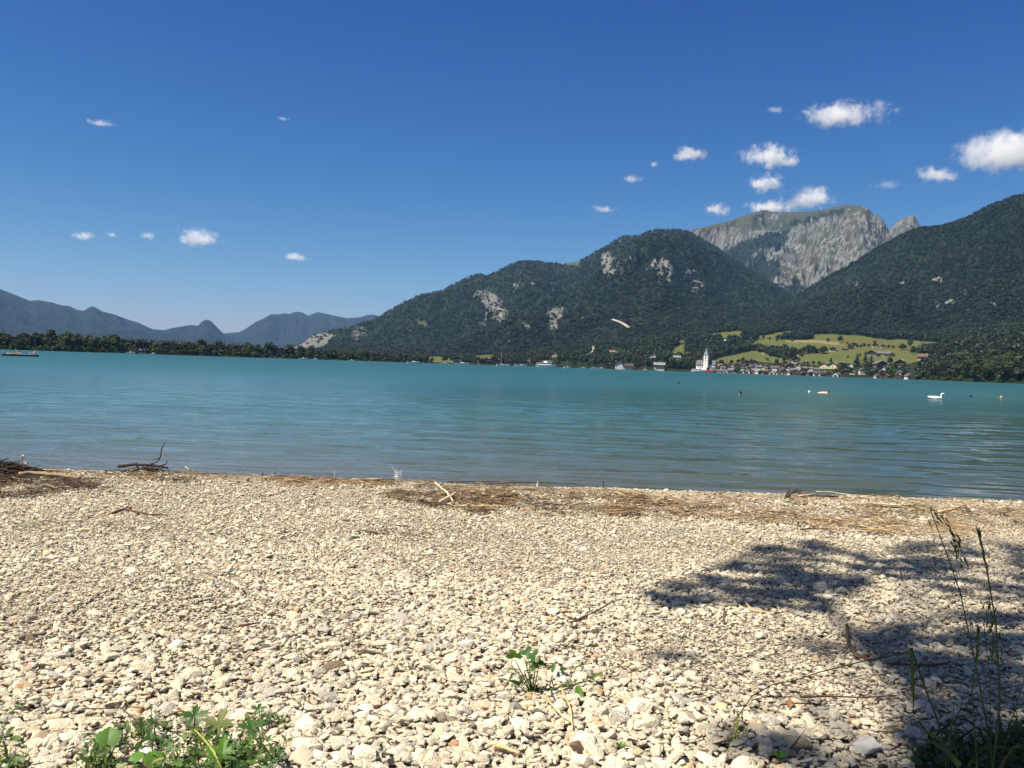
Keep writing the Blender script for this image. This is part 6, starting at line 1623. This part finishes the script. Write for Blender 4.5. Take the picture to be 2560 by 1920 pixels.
weeds([(1250, 1205), (1560, 1215), (1560, 1222), (1250, 1212)], 10, .03, .05, .7, 9, .04, .3)
weeds([(2300, 1238), (2400, 1242), (2400, 1248), (2300, 1246)], 8, .03, .05, .9, 10, .04, .3)
tag(scatter("weeds", np.array(PX_), np.array(PS), np.array(PR), np.array(PI_), np.array(PT), WK), "low mixed green weeds growing through the gravel", "weeds", kind='stuff')

# tall grasses at the right
def blade(P, w, m, parent, name='leaf_blade', fold=.3):
    P = [Vector(p) for p in P]; v, f = [], []; n_ = len(P)
    for i, p in enumerate(P):
        t_ = (P[min(i + 1, n_ - 1)] - P[max(i - 1, 0)]).normalized(); s_ = t_.cross(Vector((0, 1, .2))).normalized(); ww = w * (1 - (i / (n_ - 1)) ** 2.2) + .0004
        v += [p - s_ * ww, p + Vector((0, ww * fold, 0)), p + s_ * ww]
    for i in range(n_ - 1): f += [(i * 3, i * 3 + 1, i * 3 + 4, i * 3 + 3), (i * 3 + 1, i * 3 + 2, i * 3 + 5, i * 3 + 4)]
    return MB().add(v, f).build(name, m, parent, True)
def tall_grass(pts, label, head=None, rad=.0024, blades=(), m=ML4, hm=None):
    P = [at(a, b, y) for a, b, y in pts]; B = P[0].copy(); gz = float(beach_z(B.x, B.y)); B.z = gz
    e = empty("tall_grass", B); tag(e, label, "grass")
    Q = [p - B for p in P]
    if Q[0].z > .01: Q = [Vector((Q[0].x, Q[0].y, -.02))] + Q
    MB().tube(Q, [rad * (1.15 - .6 * i / (len(Q) - 1)) for i in range(len(Q))], 6).build("stem", m, e, True)
    for bl, w in blades: blade([at(a, b, y) - B for a, b, y in bl], w, m, e)
    if head:
        kd, hp = head; H = [at(a, b, y) - B for a, b, y in hp]; hr = random.Random(len(label)); mb = MB()
        for i in range(26 if kd == 'spike' else 34):
            f_ = hr.random(); j = min(int(f_ * (len(H) - 1)), len(H) - 2); q = H[j].lerp(H[j + 1], f_ * (len(H) - 1) - j); d_ = (H[j + 1] - H[j]).normalized()
            if kd == 'spike': L, off = .035, .4
            else: L, off = .022, .9; q = q + Vector((hr.gauss(0, .012), hr.gauss(0, .008), -abs(hr.gauss(0, .012))))
            dd = (d_ + Vector((hr.uniform(-off, off), hr.uniform(-off, off), 0 if kd == 'spike' else -.5)) * .5).normalized()
            mb.tube([q, q + dd * L * .45, q + dd * L], [.0012, .0032 if kd != 'spike' else .0026, .0006], 5)
        for q0, q1 in zip(H[:-1], H[1:]): mb.tube([q0, q1], .0012, 5)
        mb.build("seed_head", hm or m, e)
    return e
tall_grass([(2484, 1960, 2.75), (2465, 1800, 2.85), (2437, 1650, 2.9), (2400, 1480, 2.95), (2365, 1380, 2.98), (2325, 1270, 3.0)], 'tallest thin grass stalk bending left over the dappled shade, nodding seed head', ('pan', [(2325, 1270, 3.0), (2360, 1300, 3.0), (2385, 1335, 3.0), (2402, 1375, 3.0), (2412, 1398, 3.0)]), .0026)
tall_grass([(2478, 1960, 2.7), (2500, 1750, 2.8), (2490, 1560, 2.85), (2468, 1430, 2.9), (2448, 1335, 2.92)], 'tall grass stalk with a dense pointed spike at the right edge', ('spike', [(2473, 1455, 2.89), (2460, 1390, 2.91), (2448, 1335, 2.92)]), .0034)
tall_grass([(2445, 1960, 2.7), (2430, 1720, 2.8), (2442, 1650, 2.82), (2447, 1572, 2.84)], 'shorter spiked grass between the two tall stalks', ('spike', [(2438, 1680, 2.82), (2444, 1620, 2.83), (2447, 1572, 2.84)]), .0026)
tall_grass([(2372, 1895, 2.85), (2340, 1790, 2.9), (2305, 1700, 2.95), (2279, 1620, 2.98), (2258, 1634, 3.0), (2150, 1655, 3.05), (2050, 1680, 3.1), (1990, 1700, 3.12), (1930, 1712, 3.1), (1880, 1740, 3.05), (1845, 1790, 3.0)], 'grass stalk snapped over at a sharp bend, lying out to the left', None, .0030,
           [([(2278, 1620, 2.98), (2281, 1680, 2.96), (2284, 1740, 2.95), (2283, 1790, 2.94)], .006), ([(2372, 1895, 2.85), (2355, 1850, 2.9), (2310, 1825, 2.95), (2290, 1810, 3.0)], .009)])
tall_grass([(2365, 1900, 2.8), (2385, 1850, 2.85), (2392, 1790, 2.9), (2407, 1755, 2.92)], 'short upright grass blade in front of the snapped stalk', None, .0026, [([(2370, 1880, 2.8), (2378, 1820, 2.85), (2388, 1740, 2.9)], .004)])
tall_grass([(2490, 1960, 2.7), (2530, 1800, 2.8), (2560, 1700, 2.85), (2572, 1560, 2.9)], 'thin grass stalk leaning out of the picture at the right edge', None, .0022)
tall_grass([(2480, 1960, 2.75), (2474, 1700, 2.9), (2460, 1560, 3.0), (2475, 1500, 3.05)], 'fine drooping grass behind the tall stalks', ('pan', [(2475, 1500, 3.05), (2478, 1560, 3.05), (2486, 1610, 3.05), (2492, 1640, 3.05)]), .0016)
tall_grass([(1800, 1960, 2.7), (1825, 1860, 2.8), (1842, 1800, 2.85), (1846, 1740, 2.9)], 'faint thin grass wisps at the bottom right of the middle', ('pan', [(1840, 1850, 2.8), (1845, 1820, 2.85), (1850, 1780, 2.9)]), .0012, m=ML3)
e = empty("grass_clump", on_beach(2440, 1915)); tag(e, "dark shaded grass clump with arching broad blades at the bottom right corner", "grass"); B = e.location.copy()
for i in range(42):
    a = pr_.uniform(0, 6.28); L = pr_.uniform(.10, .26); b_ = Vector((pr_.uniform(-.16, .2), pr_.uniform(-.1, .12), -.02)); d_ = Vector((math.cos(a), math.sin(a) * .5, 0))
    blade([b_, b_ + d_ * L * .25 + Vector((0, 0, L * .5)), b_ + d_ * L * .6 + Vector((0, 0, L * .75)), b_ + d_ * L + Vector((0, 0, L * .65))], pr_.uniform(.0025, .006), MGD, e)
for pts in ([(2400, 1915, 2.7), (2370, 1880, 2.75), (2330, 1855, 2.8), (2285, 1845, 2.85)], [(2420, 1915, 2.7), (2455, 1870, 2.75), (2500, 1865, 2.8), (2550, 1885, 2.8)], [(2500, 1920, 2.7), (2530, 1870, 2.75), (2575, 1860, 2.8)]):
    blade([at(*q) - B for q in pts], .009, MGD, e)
p = on_beach(2262, 1842); o = leaf_at(None, p + Vector((0, 0, .02)), .07, 'oval', leafmat("yellowing_leaf", (.30, .27, .09)), 1.3, .1, 'fallen_leaf'); tag(o, "yellowing leaf lying flat beside the dark grass clump", "leaf")

# ================================================================== TREES THAT SHADE THE BEACH (outside the picture)
M_SHADE = leafy("overhanging_leaves", (.03, .06, .015), (.07, .12, .03), .3)
def shade_crown(polys, H, n_, seed, size, hole=.47, freq=2.2, fine=.44):
    rng = np.random.default_rng(seed); sd = np.array(sdir)
    xs_ = [a for p in polys for a, b in p]; ys_ = [b for p in polys for a, b in p]
    a = rng.uniform(min(xs_), max(xs_), n_ * 12); b = rng.uniform(min(ys_), max(ys_), n_ * 12)
    m_ = np.zeros(len(a), bool)
    for p in polys: m_ |= inpoly(a, b, p)
    Q = on_beach_v(a[m_], b[m_])
    Q = Q[(fbm(Q[:, 0] * freq, Q[:, 1] * freq, seed, 3) > hole + rng.normal(0, .05, len(Q))) & (fbm(Q[:, 0] * freq * 4.3, Q[:, 1] * freq * 4.3, seed + 3, 2) > fine)][:n_]
    h = H + rng.uniform(-.5, .9, len(Q))
    return Q + sd / sd[2] * h[:, None] + rng.normal(0, .03, Q.shape)
SHP = [[(1640, 1470), (1720, 1440), (1800, 1420), (1850, 1395), (1920, 1352), (2060, 1352), (2200, 1372), (2320, 1395), (2330, 1440), (2290, 1455), (2200, 1450), (2150, 1480), (2100, 1500), (2060, 1530), (1960, 1535), (1900, 1525), (1800, 1500), (1760, 1520), (1700, 1540), (1660, 1530), (1600, 1490)],
       [(2220, 1370), (2350, 1345), (2640, 1360), (2900, 1400), (2900, 1620), (2640, 1600), (2480, 1610), (2420, 1590), (2360, 1500), (2300, 1440)],
       [(2180, 1570), (2260, 1540), (2330, 1560), (2480, 1600), (2640, 1600), (2900, 1600), (2900, 2000), (2300, 2000), (2260, 1800), (2210, 1640), (2160, 1620)],
       [(1960, 1590), (2100, 1600), (2260, 1640), (2350, 1690), (2200, 1660), (2050, 1640)], [(1780, 1790), (1850, 1790), (1960, 1850), (2040, 1900), (2040, 1960), (1900, 1900), (1780, 1840)], [(1640, 1620), (1760, 1640), (1740, 1670), (1640, 1650)]]
L1 = shade_crown(SHP[:1], 7.2, 5200, 5, .1, .42, 2.4, .48)
L2 = shade_crown(SHP[1:2], 7.2, 7000, 6, .1, .39, 2.4, .47)
L3 = shade_crown(SHP[2:3], 7.0, 9500, 8, .1, .32, 2.2, .42)
L4 = shade_crown(SHP[3:], 7.0, 600, 9, .1, .42, 2.4)
PTS = np.concatenate([L1, L2, L3, L4])
nr_ = np.tile(np.array([0, 0, 1.]), (len(PTS), 1))
V, F = cards(PTS, nr_, np.full(len(PTS), .044), np.random.default_rng(4))
tr = empty("leafy_tree", (-2.2, -2.4, 0)); tr.location.z = float(beach_z(-2.2, -2.4)); tag(tr, "tree behind the viewer whose overhanging leaves shade the gravel", "tree")
co = np_mesh("crown", V - np.array(tr.location), F, M_SHADE, False); co.parent = tr
tb = MB(); T0 = Vector((0, 0, -.1)); top = Vector((.3, .5, 4.6)); tb.tube([T0, Vector((.1, .1, 2)), top], [.26, .2, .15], 10)
for cl in (L1, L2, L3, L4):
    ce = Vector(cl.mean(0)) - tr.location; mid = top.lerp(ce, .5) + Vector((0, 0, .6)); tb.tube([top, mid, ce], [.11, .07, .03], 7)
    for k in range(0, len(cl), max(1, len(cl) // 9)):
        q = Vector(cl[k]) - tr.location; tb.tube([mid.lerp(ce, .4), mid.lerp(q, .6) + Vector((0, 0, .2)), q], [.03, .018, .006], 5)
tb.build("trunk", M_BARK, tr, True)
# bush at the left edge
bu = empty("bush", (-7.55, 10.7, float(beach_z(-7.55, 10.7)))); tag(bu, "dark bush just outside the left edge, one leaf reaching in", "bush")
cv = leaf_crown(901, 900, .045, .8, .02, 12); np_mesh("foliage", cv[0] * np.array([1.9, 1.9, 1.15]), cv[1], M_SHADE, False).parent = bu
MB().tube([(0, 0, -.1), (.1, 0, .6), (.2, 0, 1.2)], [.05, .04, .02], 7).tube([(0, 0, .1), (.6, -.1, .4), (1.1, -.2, .5)], [.03, .02, .006], 6).build("stem", M_BARK, bu)
q = at(2, 1152, 10.7) - bu.location
leaf_at(bu, q, .16, 'oval', ML2, 1.6, .5)
leaf_at(bu, q + Vector((-.08, 0, -.07)), .13, 'oval', ML2, 2.3, .5)
MB().tube([(.8, -.1, .45), (q.x - .05, q.y, q.z)], [.01, .005], 5).build("stem", M_BARK, bu)
